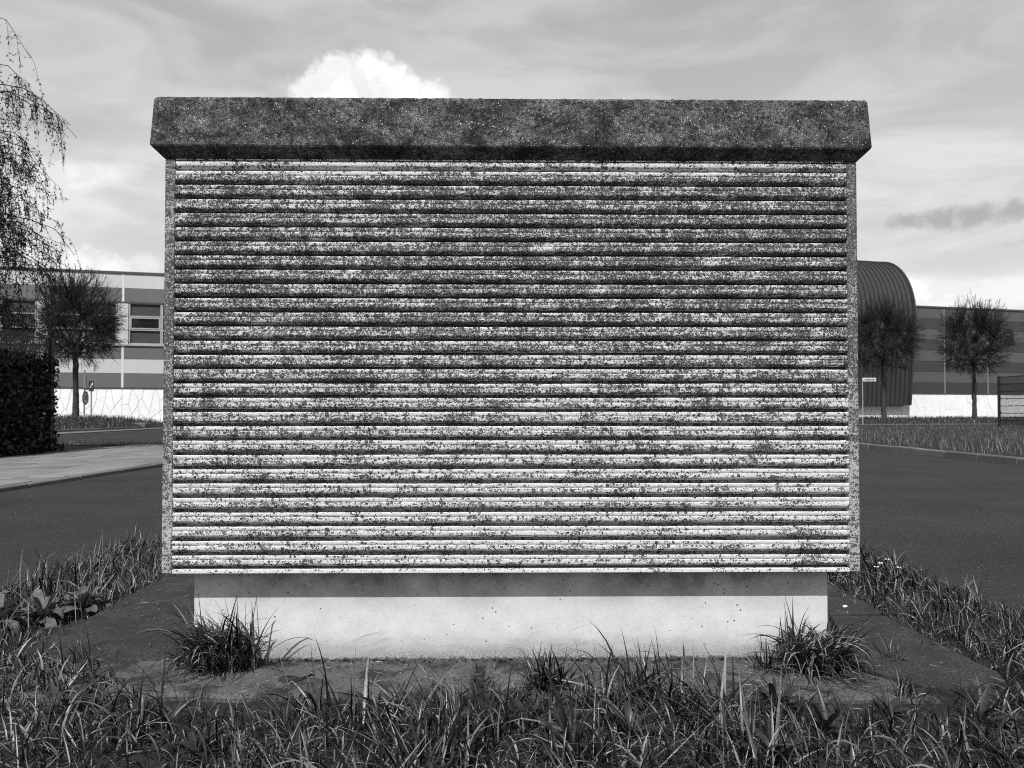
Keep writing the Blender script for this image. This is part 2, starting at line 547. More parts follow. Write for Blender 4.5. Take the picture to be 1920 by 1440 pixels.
M_TRIM = plain('dark_trim', 0.05, 0.5, 0.4)
M_FRAME = plain('window_frame', 0.3, 0.4, 0.4)
M_STONE = slabby('white_stone', 0.60, 0.92, 0.03)
M_MORTAR = plain('mortar', 0.48, 0.9, 0.1)
M_ZINC = plain('dark_metal_roof', 0.055, 0.38, 0.5, metal=0.35, nz=0.12, scale=0.8)
M_ZINC2 = plain('dark_metal_seam', 0.030, 0.45, 0.5, metal=0.2)
M_BLIND = plain('blind', 0.05, 0.8, 0.2)
M_FENCE = plain('black_fence_metal', 0.012, 0.45, 0.4)
M_POST = plain('galvanised_post', 0.16, 0.5, 0.4)
M_SIGNW = plain('sign_white', 0.6, 0.5, 0.3)
M_SIGND = plain('sign_dark', 0.03, 0.5, 0.3)
M_SIGNG = plain('sign_red_as_grey', 0.07, 0.5, 0.3)
M_INTERIOR = plain('dark_interior', 0.01, 0.9, 0.1)


def glass():
    mat, g, bs = material('window_glass', 0.06, 0.5)
    setgrey(g, bs, 0.012)
    return mat


M_GLASS = glass()

# ------------------------------------------------------------------ the setting
# ground to the horizon
gv, gf = [], []
obj_ = obj('ground', pyd('ground', [(-900, -60, -0.10), (900, -60, -0.10), (900, 1500, -0.10), (-900, 1500, -0.10)], [(0, 1, 2, 3)]), M_TURF)
tag(obj_, 'flat dark ground that runs under everything to the horizon', 'ground', kind='structure')
o = obj('road', pyd('road', [(-60, -12, -0.04), (90, -12, -0.04), (90, 78, -0.04), (-60, 78, -0.04)], [(0, 1, 2, 3)]), M_ASPHALT)
tag(o, 'dark asphalt road surface on both sides of the kiosk', 'road', kind='structure')


def grid_surface(name, x0, x1, y0, y1, nx, ny, zf, mat):
    xs, ys = np.linspace(x0, x1, nx), np.linspace(y0, y1, ny)
    X, Y = np.meshgrid(xs, ys)
    Z = zf(X, Y)
    v = np.stack([X, Y, Z], -1).reshape(-1, 3)
    i = np.arange(nx * ny).reshape(ny, nx)
    q = np.stack([i[:-1, :-1], i[:-1, 1:], i[1:, 1:], i[1:, :-1]], -1).reshape(-1, 4)
    return obj(name, npmesh(name, v, q), mat)


# planted island round the kiosk
ISL_L, ISL_R, ISL_B = -2.42, 2.12, 5.2


def island_z(X, Y):
    e = np.minimum(np.minimum(X + 2.5, 2.2 - X), 5.3 - Y)
    return -0.055 + 0.035 * smooth01(e, 0.0, 0.25) + 0.012 * (fbm2(X * 5, Y * 5, 3) - 0.5)


o = grid_surface('planting_island', -2.5, 2.2, -1.5, 5.3, 60, 80, island_z, M_SOIL)
tag(o, 'dark soil island under the grass around the kiosk', 'soil', kind='structure')

# concrete apron of four slabs round the plinth
YAW = math.radians(0.77)
KY = 2.44
apron = empty('concrete_apron', (0, KY, 0), YAW)
tag(apron, 'worn mossy concrete slabs around the foot of the kiosk', 'paving', kind='structure')


def slab_mesh(name, poly, z1, th, seed, bev=0.010):
    """flat slab with softly broken edges"""
    n = len(poly)
    c = Vector((sum(p[0] for p in poly) / n, sum(p[1] for p in poly) / n))
    rg = random.Random(seed)
    ring = []
    for i in range(n):
        a, b = Vector(poly[i]), Vector(poly[(i + 1) % n])
        k = max(2, int((b - a).length / 0.05))
        for j in range(k):
            p = a.lerp(b, j / k)
            d = (c - p).normalized()
            r_ = 0.0
            if p.y < -0.2 or abs(p.x) > 1.5:
                r_ = 0.075 * float(fbm2(np.array([p.x * 5.0 + 40]), np.array([p.y * 5.0 + 20]), seed + 60)[0])
            ring.append(p + d * (rg.uniform(0.0, 0.007) + r_))
    m = len(ring)
    v, f = [], []
    for p in ring:
        v.append((p.x, p.y, z1 - th))
    for p in ring:
        v.append((p.x, p.y, z1 - bev))
    for p in ring:
        d = (c - p).normalized()
        q = p + d * bev * rg.uniform(0.8, 1.8)
        v.append((q.x, q.y, z1 - rg.uniform(0, 0.0015)))
    for s in range(2):
        for i in range(m):
            f.append((s * m + i, s * m + (i + 1) % m, (s + 1) * m + (i + 1) % m, (s + 1) * m + i))
    f.append(tuple(2 * m + i for i in range(m)))
    return pyd(name, v, f)


s1 = obj('slab', slab_mesh('slab', [(-1.70, 0.12), (-1.02, 0.085), (-1.02, 1.5), (-1.70, 1.5)], 0.004, 0.10, 1), M_APRON_DARK, apron)
s2 = obj('slab', slab_mesh('slab', [(-1.69, -0.26), (-0.11, -0.235), (-0.11, 0.078), (-1.02, 0.078), (-1.69, 0.112)], 0.0, 0.10, 2), M_APRON, apron)
s3 = obj('slab', slab_mesh('slab', [(-0.09, -0.235), (1.25, -0.27), (1.035, 0.078), (-0.09, 0.078)], -0.003, 0.10, 3), M_APRON, apron)
s4 = obj('slab', slab_mesh('slab', [(1.27, -0.255), (1.53, -0.10), (1.53, 0.60), (1.02, 0.60), (1.02, 0.15)], 0.003, 0.10, 4), M_APRON_DARK, apron)
s5 = obj('slab', slab_mesh('slab', [(1.02, 0.615), (1.53, 0.615), (1.53, 1.5), (1.02, 1.5)], 0.010, 0.10, 5), M_APRON_DARK, apron)

# left pavement: rows of slabs with a kerb band along the road
pav = obj('pavement', pyd('pavement', [(-9.3, 5.6, -0.02), (-5.32, 5.6, -0.02), (-5.32, 18.6, -0.02), (-9.3, 18.6, -0.02)], [(0, 1, 2, 3)]), M_SOIL)
tag(pav, 'pale slab pavement between the hedge and the road', 'pavement', kind='structure')
pm = [rounded_box('paving_slab', -0.215, 0.215, -0.29, 0.29, -0.03, 0.0, 0.006, 1)]
ix = 0
for i in range(8):
    x = -9.05 + i * 0.442 + 0.2
    off = (i % 2) * 0.30
    y = 5.95 - off
    while y < 18.4:
        o = obj('paving_slab', pm[0], M_SLAB, pav, (x, y, 0.0 + rnd.uniform(-0.004, 0.004)))
        o.rotation_euler = (rnd.uniform(-0.006, 0.006), rnd.uniform(-0.006, 0.006), rnd.uniform(-0.006, 0.006))
        y += 0.592
kb = rounded_box('kerb_stone', -0.075, 0.075, -0.495, 0.495, -0.12, 0.0, 0.012, 2)
y = 6.0
while y < 18.6:
    o = obj('kerb_stone', kb, M_KERB, pav, (-5.40, y, 0.006 + rnd.uniform(-0.003, 0.003)))
    y += 1.0

# kerb along the verge on the right
kerb = empty('kerb', (7.9, 0, 0))
tag(kerb, 'concrete kerb between the road and the grass verge', 'kerb', kind='structure')
kb2 = rounded_box('kerb_stone', -0.02, 0.13, -0.495, 0.495, -0.15, 0.075, 0.02, 2)
y = 5.5
while y < 46:
    o = obj('kerb_stone', kb2, M_KERB, kerb, (0.01 * math.sin(y * 1.3), y, rnd.uniform(-0.005, 0.005)))
    o.rotation_euler = (0, 0, rnd.uniform(-0.006, 0.006))
    y += 1.0


def verge_z(X, Y):
    h = 0.05 + 0.03 * fbm2(X * 0.8, Y * 0.8, 5)
    h += 0.22 * smooth01(Y, 41, 50) * (0.6 + 0.8 * fbm2(X * 0.25, Y * 0.25, 8))
    return h


o = grid_surface('verge', 8.03, 70, 4.5, 60, 90, 90, verge_z, M_TURF)
tag(o, 'turf verge behind the kerb', 'verge', kind='structure')
o = obj('footpath', pyd('footpath', [(8.2, 37.6, 0.098), (26.5, 40.4, 0.098), (26.2, 42.4, 0.098), (8.2, 39.6, 0.098)], [(0, 1, 2, 3)]), M_KERB)
tag(o, 'pale narrow footpath crossing the verge', 'footpath', kind='structure')


# raised verge with the pruned tree on the left
def lmound_z(X, Y):
    e = np.minimum(np.minimum(-17.75 - X, X + 40), np.minimum(Y - 20, 36.9 + 0.0 * X + 5.0 - Y))
    d = np.hypot((X + 21.3) / 3.6, (Y - 37.0) / 7.5)
    return -0.02 + 0.10 * smooth01(e, -0.05, 0.5) + 0.40 * np.clip(1 - d * d, 0, 1) + 0.05 * (fbm2(X * 0.9, Y * 0.9, 9) - 0.5)


o = grid_surface('tree_verge', -40, -17.7, 20, 41.9, 90, 90, lmound_z, M_TURF)
tag(o, 'raised turf verge under the pruned tree by the hall', 'verge', kind='structure')
kerb2 = empty('far_kerb', (-17.6, 0, 0))
tag(kerb2, 'kerb round the raised verge by the hall', 'kerb', kind='structure')
y = 20.5
while y < 36.5:
    o = obj('kerb_stone', kb2, M_KERB, kerb2, (0, y, -0.005))
    y += 1.0
o = obj('side_pavement', pyd('side_pavement', [(-17.45, 20, -0.02), (-15.9, 20, -0.02), (-16.6, 38, -0.02), (-17.45, 38, -0.02)], [(0, 1, 2, 3)]), M_KERB)
tag(o, 'pale strip of paving along the raised verge', 'pavement', kind='structure')
o = obj('forecourt', pyd('forecourt', [(-17.3, 39.2, -0.02), (8, 46.5, -0.02), (8, 53, -0.02), (-17.3, 48.5, -0.02)], [(0, 1, 2, 3)]), M_KERB)
tag(o, 'pale strip of paving at the foot of the hall', 'pavement', kind='structure')
o = obj('gutter', pyd('gutter', [(-11.5, 18.66, -0.028), (-5.2, 18.66, -0.028), (-5.2, 19.15, -0.028), (-11.5, 19.15, -0.028)], [(0, 1, 2, 3)]), M_SOIL)
tag(o, 'dark gutter of soil where the pavement ends', 'gutter', kind='structure')

# ------------------------------------------------------------------ the long hall
FA = Vector((-24.4, 46.7, 0.0))
FU = Vector((0.966, 0.259, 0.0)).normalized()
hall = empty('industrial_hall', FA, math.atan2(FU.y, FU.x))
tag(hall, 'long industrial hall with striped metal cladding above a white stone base', 'building')
# local axes: x along the facade, -y towards the road
BAND, Z0 = 0.87, 2.23
J0, JS = 0.63, 4.375
core = MB().box(-20, 84, 0.30, 14, -0.1, 9.2).mesh('inner_wall')
obj('inner_wall', core, M_INTERIOR, hall)
trim = MB().box(-20, 84, -0.06, 0.5, 9.19, 9.33).mesh('roof_edge')
obj('roof_edge', trim, M_TRIM, hall)
sill = MB().box(-20, 84, -0.06, 0.1, 2.15, 2.23).mesh('sill')
obj('sill', sill, M_TRIM, hall)
panel = MB().box(0.07, JS - 0.07, 0.0, 0.30, 0.008, BAND - 0.008).mesh('cladding_panel')
pms = {}
for key, mt in (('p', M_PALE), ('m', M_MID), ('a', M_GREY1), ('b', M_GREY2)):
    me = panel.copy()
    me.materials.append(mt)
    pms[key] = me
stripm = {}
for key, mt in (('l', M_STRIP), ('r', M_STRIP2)):
    stripm[key] = MB().box(-0.065, 0.065, -0.012, 0.29, Z0, 9.19).mesh('joint_strip')
    stripm[key].materials.append(mt)
for k in range(-4, 18):
    u0 = J0 + JS * k
    left = k < 8
    obj('joint_strip', stripm['l' if left else 'r'], None, hall, (u0, 0, 0))
    for b in range(8):
        if left and 3 <= b <= 5 and -3 <= k <= 6:
            continue
        light = b % 2 == 1
        key = ('p' if light else 'm') if left else ('a' if light else 'b')
        obj('cladding_panel', pms[key], None, hall, (u0, 0, Z0 + BAND * b))


# ribbon windows
def window_unit(u0, w, openmid):
    zt, zb = Z0 + BAND * 6 - 0.02, Z0 + BAND * 3 + 0.05
    fw = 0.07
    root = MB()
    root.box(u0, u0 + fw, 0.0, 0.14, zb, zt).box(u0 + w - fw, u0 + w, 0.0, 0.14, zb, zt)
    zs = [zb, zb + (zt - zb) * 0.345, zb + (zt - zb) * 0.675, zt]
    for i, z in enumerate(zs):
        a = z if i == 0 else z - fw * (0.5 if i < 3 else 1.0)
        root.box(u0 + fw, u0 + w - fw, 0.003, 0.137, a, a + fw)
    wn = obj('window', root.mesh('window'), M_FRAME, hall)
    for i in range(3):
        y = 0.105
        mt = M_GLASS if i == 1 else M_BLIND
        if i == 1 and openmid:
            s = MB()
            a, b, c, d = u0 + fw + .01, u0 + w - fw - .01, zs[1] + .06, zs[2] - .06
            s.box(a, b, -0.02, 0.06, c, c + .07).box(a, b, -0.02, 0.06, d - .07, d).box(a, a + .07, -.018, .058, c + .07, d - .07).box(b - .07, b, -.018, .058, c + .07, d - .07)
            obj('sash', s.mesh('sash'), M_FRAME, wn)
        obj('pane', MB().box(u0 + fw * 0.9, u0 + w - fw * 0.9, y, y + 0.02, zs[i] + 0.03, zs[i + 1] - 0.03).mesh('pane'), mt, wn)
    return wn


for k in range(-3, 7):
    u0 = J0 + JS * k
    for j in range(2):
        window_unit(u0 + 0.33 + j * 1.86, 1.85, (k == 0 and j == 0) or rnd.random() < 0.2)
    zt, zb = Z0 + BAND * 6, Z0 + BAND * 3
    obj('pillar', MB().box(u0 - 0.30, u0 + 0.30, -0.02, 0.28, zb + 0.02, zt - 0.05).mesh('pillar'), M_PALE, hall)
obj('lintel', MB().box(J0 + JS * -3, J0 + JS * 7, -0.05, 0.2, Z0 + BAND * 6 - 0.04, Z0 + BAND * 6 + 0.04).mesh('lintel'), M_TRIM, hall)
obj('window_sill', MB().box(J0 + JS * -3, J0 + JS * 7, -0.09, 0.2, Z0 + BAND * 3 - 0.06, Z0 + BAND * 3 + 0.045).mesh('window_sill'), M_FRAME, hall)

# lettering on the right part of the cladding
tc = bpy.data.curves.new('letter', 'FONT')
tc.body = 'a'
tc.size = 2.75
tc.extrude = 0.04
tc.offset = 0.035
to = bpy.data.objects.new('letter_tmp', tc)
COL.objects.link(to)
dg = bpy.context.evaluated_depsgraph_get()
lm = bpy.data.meshes.new_from_object(to.evaluated_get(dg))
lm.name = 'letter'
lm.materials.clear()
bpy.data.objects.remove(to)
lo = obj('letter', lm, M_FENCE, hall, (67.95, -0.045, 6.42))
lo.rotation_euler = (math.radians(90), 0, 0)

# white base wall of irregular stones
base = obj('base_wall', MB().box(-20, 84, -0.006, 0.5, -0.1, 2.15).mesh('base_wall'), M_MORTAR, hall)


def clip(poly, a, b, c):
    """keep a*x+b*y<=c"""
    out = []
    n = len(poly)
    for i in range(n):
        p, q = poly[i], poly[(i + 1) % n]
        dp, dq = a * p[0] + b * p[1] - c, a * q[0] + b * q[1] - c
        if dp <= 0:
            out.append(p)
        if (dp < 0 < dq) or (dq < 0 < dp):
            t = dp / (dp - dq)
            out.append((p[0] + (q[0] - p[0]) * t, p[1] + (q[1] - p[1]) * t))
    return out


def stones(u0, w, h, nx, nz, seed, gap):
    rg = random.Random(seed)
    AN = 0.42     # stones stand upright
    seeds = []
    for i in range(nx):
        for j in range(nz):
            x = (i + 0.5 + rg.uniform(-.42, .42) + (0.25 if j % 2 else -0.25)) * w / nx
            z = (j + 0.5 + rg.uniform(-.40, .40)) * h / nz
            seeds.append((x + 0.25 * (z - h / 2) * math.sin(seed), z))
    for i, (x, z) in enumerate(seeds):
        poly = [(0.012, 0.0), (w - 0.012, 0.0), (w - 0.012, h), (0.012, h)]
        for j, (x2, z2) in enumerate(seeds):
            if i == j:
                continue
            a, b = (x2 - x), (z2 - z) * AN * AN
            mx, mz = (x + x2) / 2, (z + z2) / 2
            L = math.hypot(a, b)
            poly = clip(poly, a / L, b / L, (a * mx + b * mz) / L - gap / 2)
            if len(poly) < 3:
                break
        if len(poly) < 3:
            continue
        n = len(poly)
        cx, cz = sum(p[0] for p in poly) / n, sum(p[1] for p in poly) / n
        pr = rg.uniform(0.0, 0.008)
        v = [(u0 + p[0], 0.03, p[1]) for p in poly]
        v += [(u0 + p[0], -0.012 - pr, p[1]) for p in poly]
        k = 0.965
        v += [(u0 + cx + (p[0] - cx) * k, -0.022 - pr, cz + (p[1] - cz) * k) for p in poly]
        f = []
        for s in range(2):
            for q in range(n):
                f.append((s * n + q, s * n + (q + 1) % n, (s + 1) * n + (q + 1) % n, (s + 1) * n + q))
        f.append(tuple(2 * n + q for q in range(n)))
        obj('stone', pyd('stone', v, f), M_STONE, base)


for k in (-2, -1, 0):
    stones(J0 + JS * k, JS, 2.15, 7, 3, 20 + k, 0.020)
for k in range(1, 11):
    obj('stone_panel', MB().box(J0 + JS * k + .012, J0 + JS * (k + 1) - .012, -0.02, 0.03, 0, 2.148).mesh('stone_panel'), M_STONE, base)
for k in (11, 12, 13, 14, 15, 16):
    stones(J0 + JS * k, JS, 2.15, 5, 2, 40 + k, 0.016)

# barrel-fronted metal bay
prof = []
for i in range(15):
    t = i / 14 * math.pi / 2
    prof.append((-2.7 + 3.9 * math.sin(t), 8.45 + 4.75 * math.cos(t)))
prof = [(-7.0, 13.2)] + prof
for z in (7.0, 5.0, 3.0, 1.25):
    prof.append((1.2 - 0.6 * ((8.45 - z) / 7.2) ** 1.0, z))
UB0, UB1 = 42.0, 57.85


def ribbon(u0, u1, off, dep, name):
    n = len(prof)
    v = []
    for (u) in (u0, u1):
        for dd in (off, off - dep):
            for i in range(n):
                a = prof[max(i - 1, 0)]
                b = prof[min(i + 1, n - 1)]
                t = Vector((b[0] - a[0], b[1] - a[1])).normalized()
                nn = Vector((-t.y, t.x))
                v.append((u, -(prof[i][0] + nn.x * dd), prof[i][1] + nn.y * dd))
    f = []
    for i in range(n - 1):
        f.append((i, i + 1, 2 * n + i + 1, 2 * n + i))
        f.append((n + i, 3 * n + i, 3 * n + i + 1, n + i + 1))
        f.append((i, n + i, n + i + 1, i + 1))
        f.append((2 * n + i, 2 * n + i + 1, 3 * n + i + 1, 3 * n + i))
    f.append((n - 1, 2 * n - 1, 4 * n - 1, 3 * n - 1))
    f.append((0, 2 * n, 3 * n, n))
    me = pyd(name, v, f)
    return me


bay = obj('metal_bay', ribbon(UB0, UB1, 0.0, 0.25, 'metal_bay'), M_ZINC, hall)
bay['label'] = 'dark standing-seam metal bay with a rounded top'
u = UB0 + 0.2
while u < UB1 - 0.1:
    obj('seam', ribbon(u, u + 0.045, 0.07, 0.08, 'seam'), M_ZINC2, bay)
    u += 0.43
obj('verge_trim', ribbon(UB1 - 0.02, UB1 + 0.12, 0.09, 0.36, 'verge_trim'), M_ZINC, bay)
obj('soffit', MB().box(UB0, UB1, -0.58, 0.2, 1.26, 1.36).mesh('soffit'), M_ZINC2, bay)
endv = [(UB1 - 0.03, -p[0] if i else 7.0, p[1]) for i, p in enumerate(prof)] + [(UB1 - 0.03, 7.0, 1.25)]
obj('end_wall', pyd('end_wall', endv, [tuple(range(len(endv)))]), M_ZINC, bay)

# ------------------------------------------------------------------ the kiosk
BW, BD = 2.212, 1.35
kiosk = empty('transformer_kiosk', (0.003, KY, 0.0), YAW)
tag(kiosk, 'lichen-spotted concrete kiosk with ribbed front, dark cap and pale plinth', 'kiosk')
ZB, ZT = 0.297, 1.611


def dense_block(name, loops, smooth=False, jit=0.0, seed=1, nx=120):
    """loops: list of (half width, y front, y back, z); sides subdivided along the front"""
    rg = np.random.default_rng(seed)
    v, f = [], []
    ring_n = None
    for (hw, yf, yb, z) in loops:
        ring = []
        for i in range(nx + 1):
            ring.append((-hw + 2 * hw * i / nx, yf, z))
        for i in range(1, 41):
            ring.append((hw, yf + (yb - yf) * i / 40, z))
        for i in range(1, 11):
            ring.append((hw - 2 * hw * i / 10, yb, z))
        for i in range(1, 40):
            ring.append((-hw, yb + (yf - yb) * i / 40, z))
        ring_n = len(ring)
        j = rg.normal(0, jit, (ring_n, 3)) if jit else np.zeros((ring_n, 3))
        if name == 'cap':
            j *= np.array([0, 0, 2.2]) if z > ZT + 0.16 else 0.0
        v += [(p[0] + j[i][0], p[1] + j[i][1], p[2] + j[i][2]) for i, p in enumerate(ring)]
    for s in range(len(loops) - 1):
        for i in range(ring_n):
            f.append((s * ring_n + i, s * ring_n + (i + 1) % ring_n, (s + 1) * ring_n + (i + 1) % ring_n, (s + 1) * ring_n + i))
    f.append(tuple(range(ring_n))[::-1])
    f.append(tuple((len(loops) - 1) * ring_n + i for i in range(ring_n)))
    return pyd(name, v, f, smooth)


# cap: chamfered underside, drafted sides, rounded top edge
e = 0.033
hw, d0 = BW / 2, 0.0
cap_loops = [(hw - 0.05, 0.05, BD - 0.05, ZT + 0.0005), (hw + 0.001, -0.001, BD + .001, ZT + 0.0005), (hw + e * .9, -e * .9, BD + e, ZT + e * .9), (hw + e, -e, BD + e, ZT + e + 0.002),
             (hw + e, -e - 0.0005, BD + e, ZT + e + 0.008)]
for i in range(1, 9):
    t = i / 8
    cap_loops.append((hw + e - 0.008 * t, -e + 0.008 * t, BD + e - 0.008 * t, ZT + e + 0.008 + 0.138 * t))
zt = ZT + e + 0.146
for i in range(1, 6):
    t = i / 5 * math.pi / 2
    k = 0.013 * (1 - math.cos(t))
    cap_loops.append((hw + e - 0.0082 - k, -e + 0.0082 + k, BD + e - 0.0082 - k, zt + 0.013 * math.sin(t)))
cap_loops.append((hw - 0.30, 0.30, BD - 0.30, zt + 0.018))
obj('cap', dense_block('cap', cap_loops, False, 0.00045, 3, 260), M_CAP, kiosk)

# body: box core behind the ribs, margin strips, bottom lip
MARG = 0.033
body = MB().box(-hw, hw, 0.0445, BD, ZB, ZT).mesh('body')
obj('body', body, M_EDGE, kiosk)
for sx in (-1, 1):
    a, b = (-hw, -hw + MARG) if sx < 0 else (hw - MARG, hw)
    obj('edge_strip', rounded_box('edge_strip', a, b, 0.0, 0.050, ZB, ZT - 0.001, 0.004, 3), M_EDGE, kiosk)
obj('bottom_lip', rounded_box('bottom_lip', -hw + MARG, hw - MARG, 0.001, 0.050, ZB, ZB + 0.0125, 0.002, 2), M_RIB, kiosk)

# ribs: weatherboard-like bars, sharp top edge, rounded foot over a slot
PITCH = 0.04516
NR = 29
ribp = [(0.0450, -0.0150), (0.0012, -0.0004), (0.0002, -0.0012), (0.0, -0.004), (0.0, -0.0118), (0.0014, -0.0134), (0.0016, -0.0144), (0.0002, -0.0158), (0.0, -0.0178), (0.0, -0.0240)]
for i in range(1, 9):
    t = i / 8 * math.pi / 2
    ribp.append((0.0135 * (1 - math.cos(t)), -0.0240 - 0.0115 * math.sin(t)))
ribp.append((0.0450, -0.0357))
NX = 150
zr = ZB + 0.0125 + 0.0      # top of lowest lip
for r in range(NR):
    ztop = zr + 0.0448 + r * PITCH
    w = hw - MARG - 0.0008
    rg = np.random.default_rng(100 + r)
    xs = np.linspace(-w, w, NX)
    n1 = np.cumsum(rg.normal(0, 1, NX)); n1 = (n1 - np.linspace(n1[0], n1[-1], NX)); n1 = n1 / (np.abs(n1).max() + 1e-6) * 0.0009
    pv = []
    for (y, z) in ribp:
        jy = rg.normal(0, 0.00022, NX) if 0.0 <= y < 0.0440 else np.zeros(NX)
        jz = rg.normal(0, 0.00025, NX) if 0.0 <= y < 0.0440 else np.zeros(NX)
        pv.append(np.stack([xs, np.maximum(y + jy + 0.0003, 0.0), z + jz + (n1 if y < 0.0440 else 0)], -1))
    pv = np.array(pv)              # profile, x, 3
    npf = len(ribp)
    idx = np.arange(npf * NX).reshape(npf, NX)
    q = np.stack([idx[:-1, :-1], idx[1:, :-1], idx[1:, 1:], idx[:-1, 1:]], -1).reshape(-1, 4)
    if r == NR - 1:                # the topmost one fills up to the cap
        pv[0:2, :, 2] = ZT - 0.005 - ztop
        pv[2, :, 2] = ZT - 0.0062 - ztop
    o = obj('rib', npmesh('rib', pv.reshape(-1, 3), q), M_RIB, kiosk, (0, 0, ztop))

# plinth
PS = 0.075
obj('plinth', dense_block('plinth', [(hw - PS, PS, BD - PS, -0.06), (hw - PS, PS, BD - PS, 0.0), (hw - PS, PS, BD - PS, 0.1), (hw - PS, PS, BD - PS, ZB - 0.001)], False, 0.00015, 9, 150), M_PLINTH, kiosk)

# crumbs of mortar and moss along the foot of the plinth
crumbs = MB()
rg = random.Random(5)
for i in range(420):
    x = rg.uniform(-hw + PS, hw - PS)
    s = rg.uniform(0.001, 0.004) * (2.2 if rg.random() < .06 else 1)
    y = PS - 0.03 * rg.random() ** 2.5
    p = Vector((x, y, 0.001 + s * .2))
    crumbs.tube([p + Vector((-s, 0, 0)), p + Vector((-s * .3, rg.uniform(-.3, .3) * s, s * rg.uniform(.1, .3))), p + Vector((s, 0, 0))], [s * .3, s * .6, s * .3], 5)
o = obj('mortar_crumbs', crumbs.mesh('mortar_crumbs'), M_SOIL)
o.location = (0.003, KY, 0.0)
o.rotation_euler = (0, 0, YAW)
tag(o, 'crumbs of mortar and grit along the foot of the plinth', 'grit', kind='stuff')


# ------------------------------------------------------------------ grass
def blades(pos, length, width, az, lean, curl, m=6, twist=0.0, rg=R, fold=0.35, kink=None):
    """vectorised grass blades. pos (n,3). lean = start angle from vertical, curl = total bend."""
    n = len(pos)
    s = np.linspace(0, 1, m)
    th = lean[:, None] + curl[:, None] * s[None, :] ** 1.3
    if kink is not None:
        th = th + kink[:, None] * (s[None, :] > 0.55)
    ds = length[:, None] / (m - 1)
    hx = np.concatenate([np.zeros((n, 1)), np.cumsum(np.sin(th[:, :-1]) * ds, 1)], 1)
    hz_ = np.concatenate([np.zeros((n, 1)), np.cumsum(np.cos(th[:, :-1]) * ds, 1)], 1)
    ca, sa = np.cos(az)[:, None], np.sin(az)[:, None]
    cx = pos[:, 0:1] + hx * ca
    cy = pos[:, 1:2] + hx * sa
    cz = pos[:, 2:3] + hz_
    w = width[:, None] * 0.5 * np.clip(np.minimum(0.55 + s * 1.6, (1.02 - s) * 1.75), 0.02, 1.0)[None, :]
    tw = (rg.uniform(-1, 1, n) * twist)[:, None] * s[None, :] + rg.uniform(-0.6, 0.6, n)[:, None] * (twist > 0)
    # side vector, rotated about the blade direction
    sx, sy = -sa, ca
    nx_, ny_, nz_ = np.cos(th) * ca, np.cos(th) * sa, -np.sin(th)
    ct, st = np.cos(tw), np.sin(tw)
    vx, vy, vz = sx * ct + nx_ * st, sy * ct + ny_ * st, nz_ * st
    ux, uy, uz = nx_ * ct - sx * st, ny_ * ct - sy * st, nz_ * ct
    L = np.stack([cx - vx * w, cy - vy * w, cz - vz * w], -1)
    C = np.stack([cx + ux * w * fold, cy + uy * w * fold, cz + uz * w * fold], -1)
    Rr = np.stack([cx + vx * w, cy + vy * w, cz + vz * w], -1)
    V = np.stack([L, C, Rr], 2)          # n, m, 3, 3
    base_i = (np.arange(n) * m * 3)[:, None, None]
    lev = (np.arange(m - 1) * 3)[None, :, None]
    cc = np.arange(2)[None, None, :]
    a = base_i + lev + cc
    q = np.stack([a, a + 1, a + 4, a + 3], -1).reshape(-1, 4)
    return V.reshape(-1, 3), q


def merge(parts):
    vs, qs, o = [], [], 0
    for v, q in parts:
        vs.append(v)
        qs.append(q + o)
        o += len(v)
    return np.concatenate(vs), np.concatenate(qs)


def scatter(n, x0, x1, y0, y1, dens, seed):
    rg = np.random.default_rng(seed)
    X, Y = rg.uniform(x0, x1, n), rg.uniform(y0, y1, n)
    keep = rg.random(n) < dens(X, Y)
    return X[keep], Y[keep]


def field(name, X, Y, zf, lmin, lmax, wmin, wmax, seed, mat, label, lean=0.5, curl=1.3, m=6, hscale=None, wind=None, twist=0.9):
    rg = np.random.default_rng(seed)
    n = len(X)
    L = lmin + (lmax - lmin) * rg.random(n) ** 1.8
    if hscale is not None:
        L = L * hscale(X, Y)
    Wd = rg.uniform(wmin, wmax, n) * (0.7 + 0.5 * L / lmax)
    az = rg.uniform(0, 2 * np.pi, n)
    if wind is not None:
        az = np.where(rg.random(n) < 0.4, rg.normal(wind, 0.7, n), az)
    ln = np.abs(rg.normal(0, lean, n))
    cu = np.abs(rg.normal(curl * 0.6, curl * 0.5, n))
    pos = np.stack([X, Y, zf(X, Y) - 0.004], -1)
    v, q = blades(pos, L, Wd, az, ln, cu, m, twist, rg)
    o = obj(name, npmesh(name, v, q), mat)
    tag(o, label, 'grass', kind='stuff')
    return o


# front edge of the apron that the grass leaves free
def front_edge(X):
    e = 2.17 + 0.05 * np.sin(X * 3.1 + 0.6) + 0.07 * (fbm2(X * 3.0 + 50, X * 0 + 1.0, 21) - 0.5)
    e = e + 0.10 * np.exp(-((X - 0.15) / 0.22) ** 2)            # tongue in the middle
    e = e + 0.06 * np.exp(-((X - 0.52) / 0.15) ** 2)
    e = e + 0.34 * smooth01(-X, 0.92, 1.45) + 0.12 * smooth01(X, 1.15, 1.5)
    return e


def front_dens(X, Y):
    e = front_edge(X)
    d = smooth01(e - Y, -0.03, 0.10) * 0.95 + 0.0
    return d * (0.45 + 0.75 * fbm2(X * 9 + 20, Y * 9 + 20, 31))


def soil_front(X, Y):
    return np.where(np.abs(Y - 2.35) < 0.2, 0.0, -0.015) + 0.0 * X


def clumpy(X, Y):
    return 0.38 + 1.9 * fbm2(X * 5.5 + 11, Y * 5.5 + 4, 33) ** 2.2


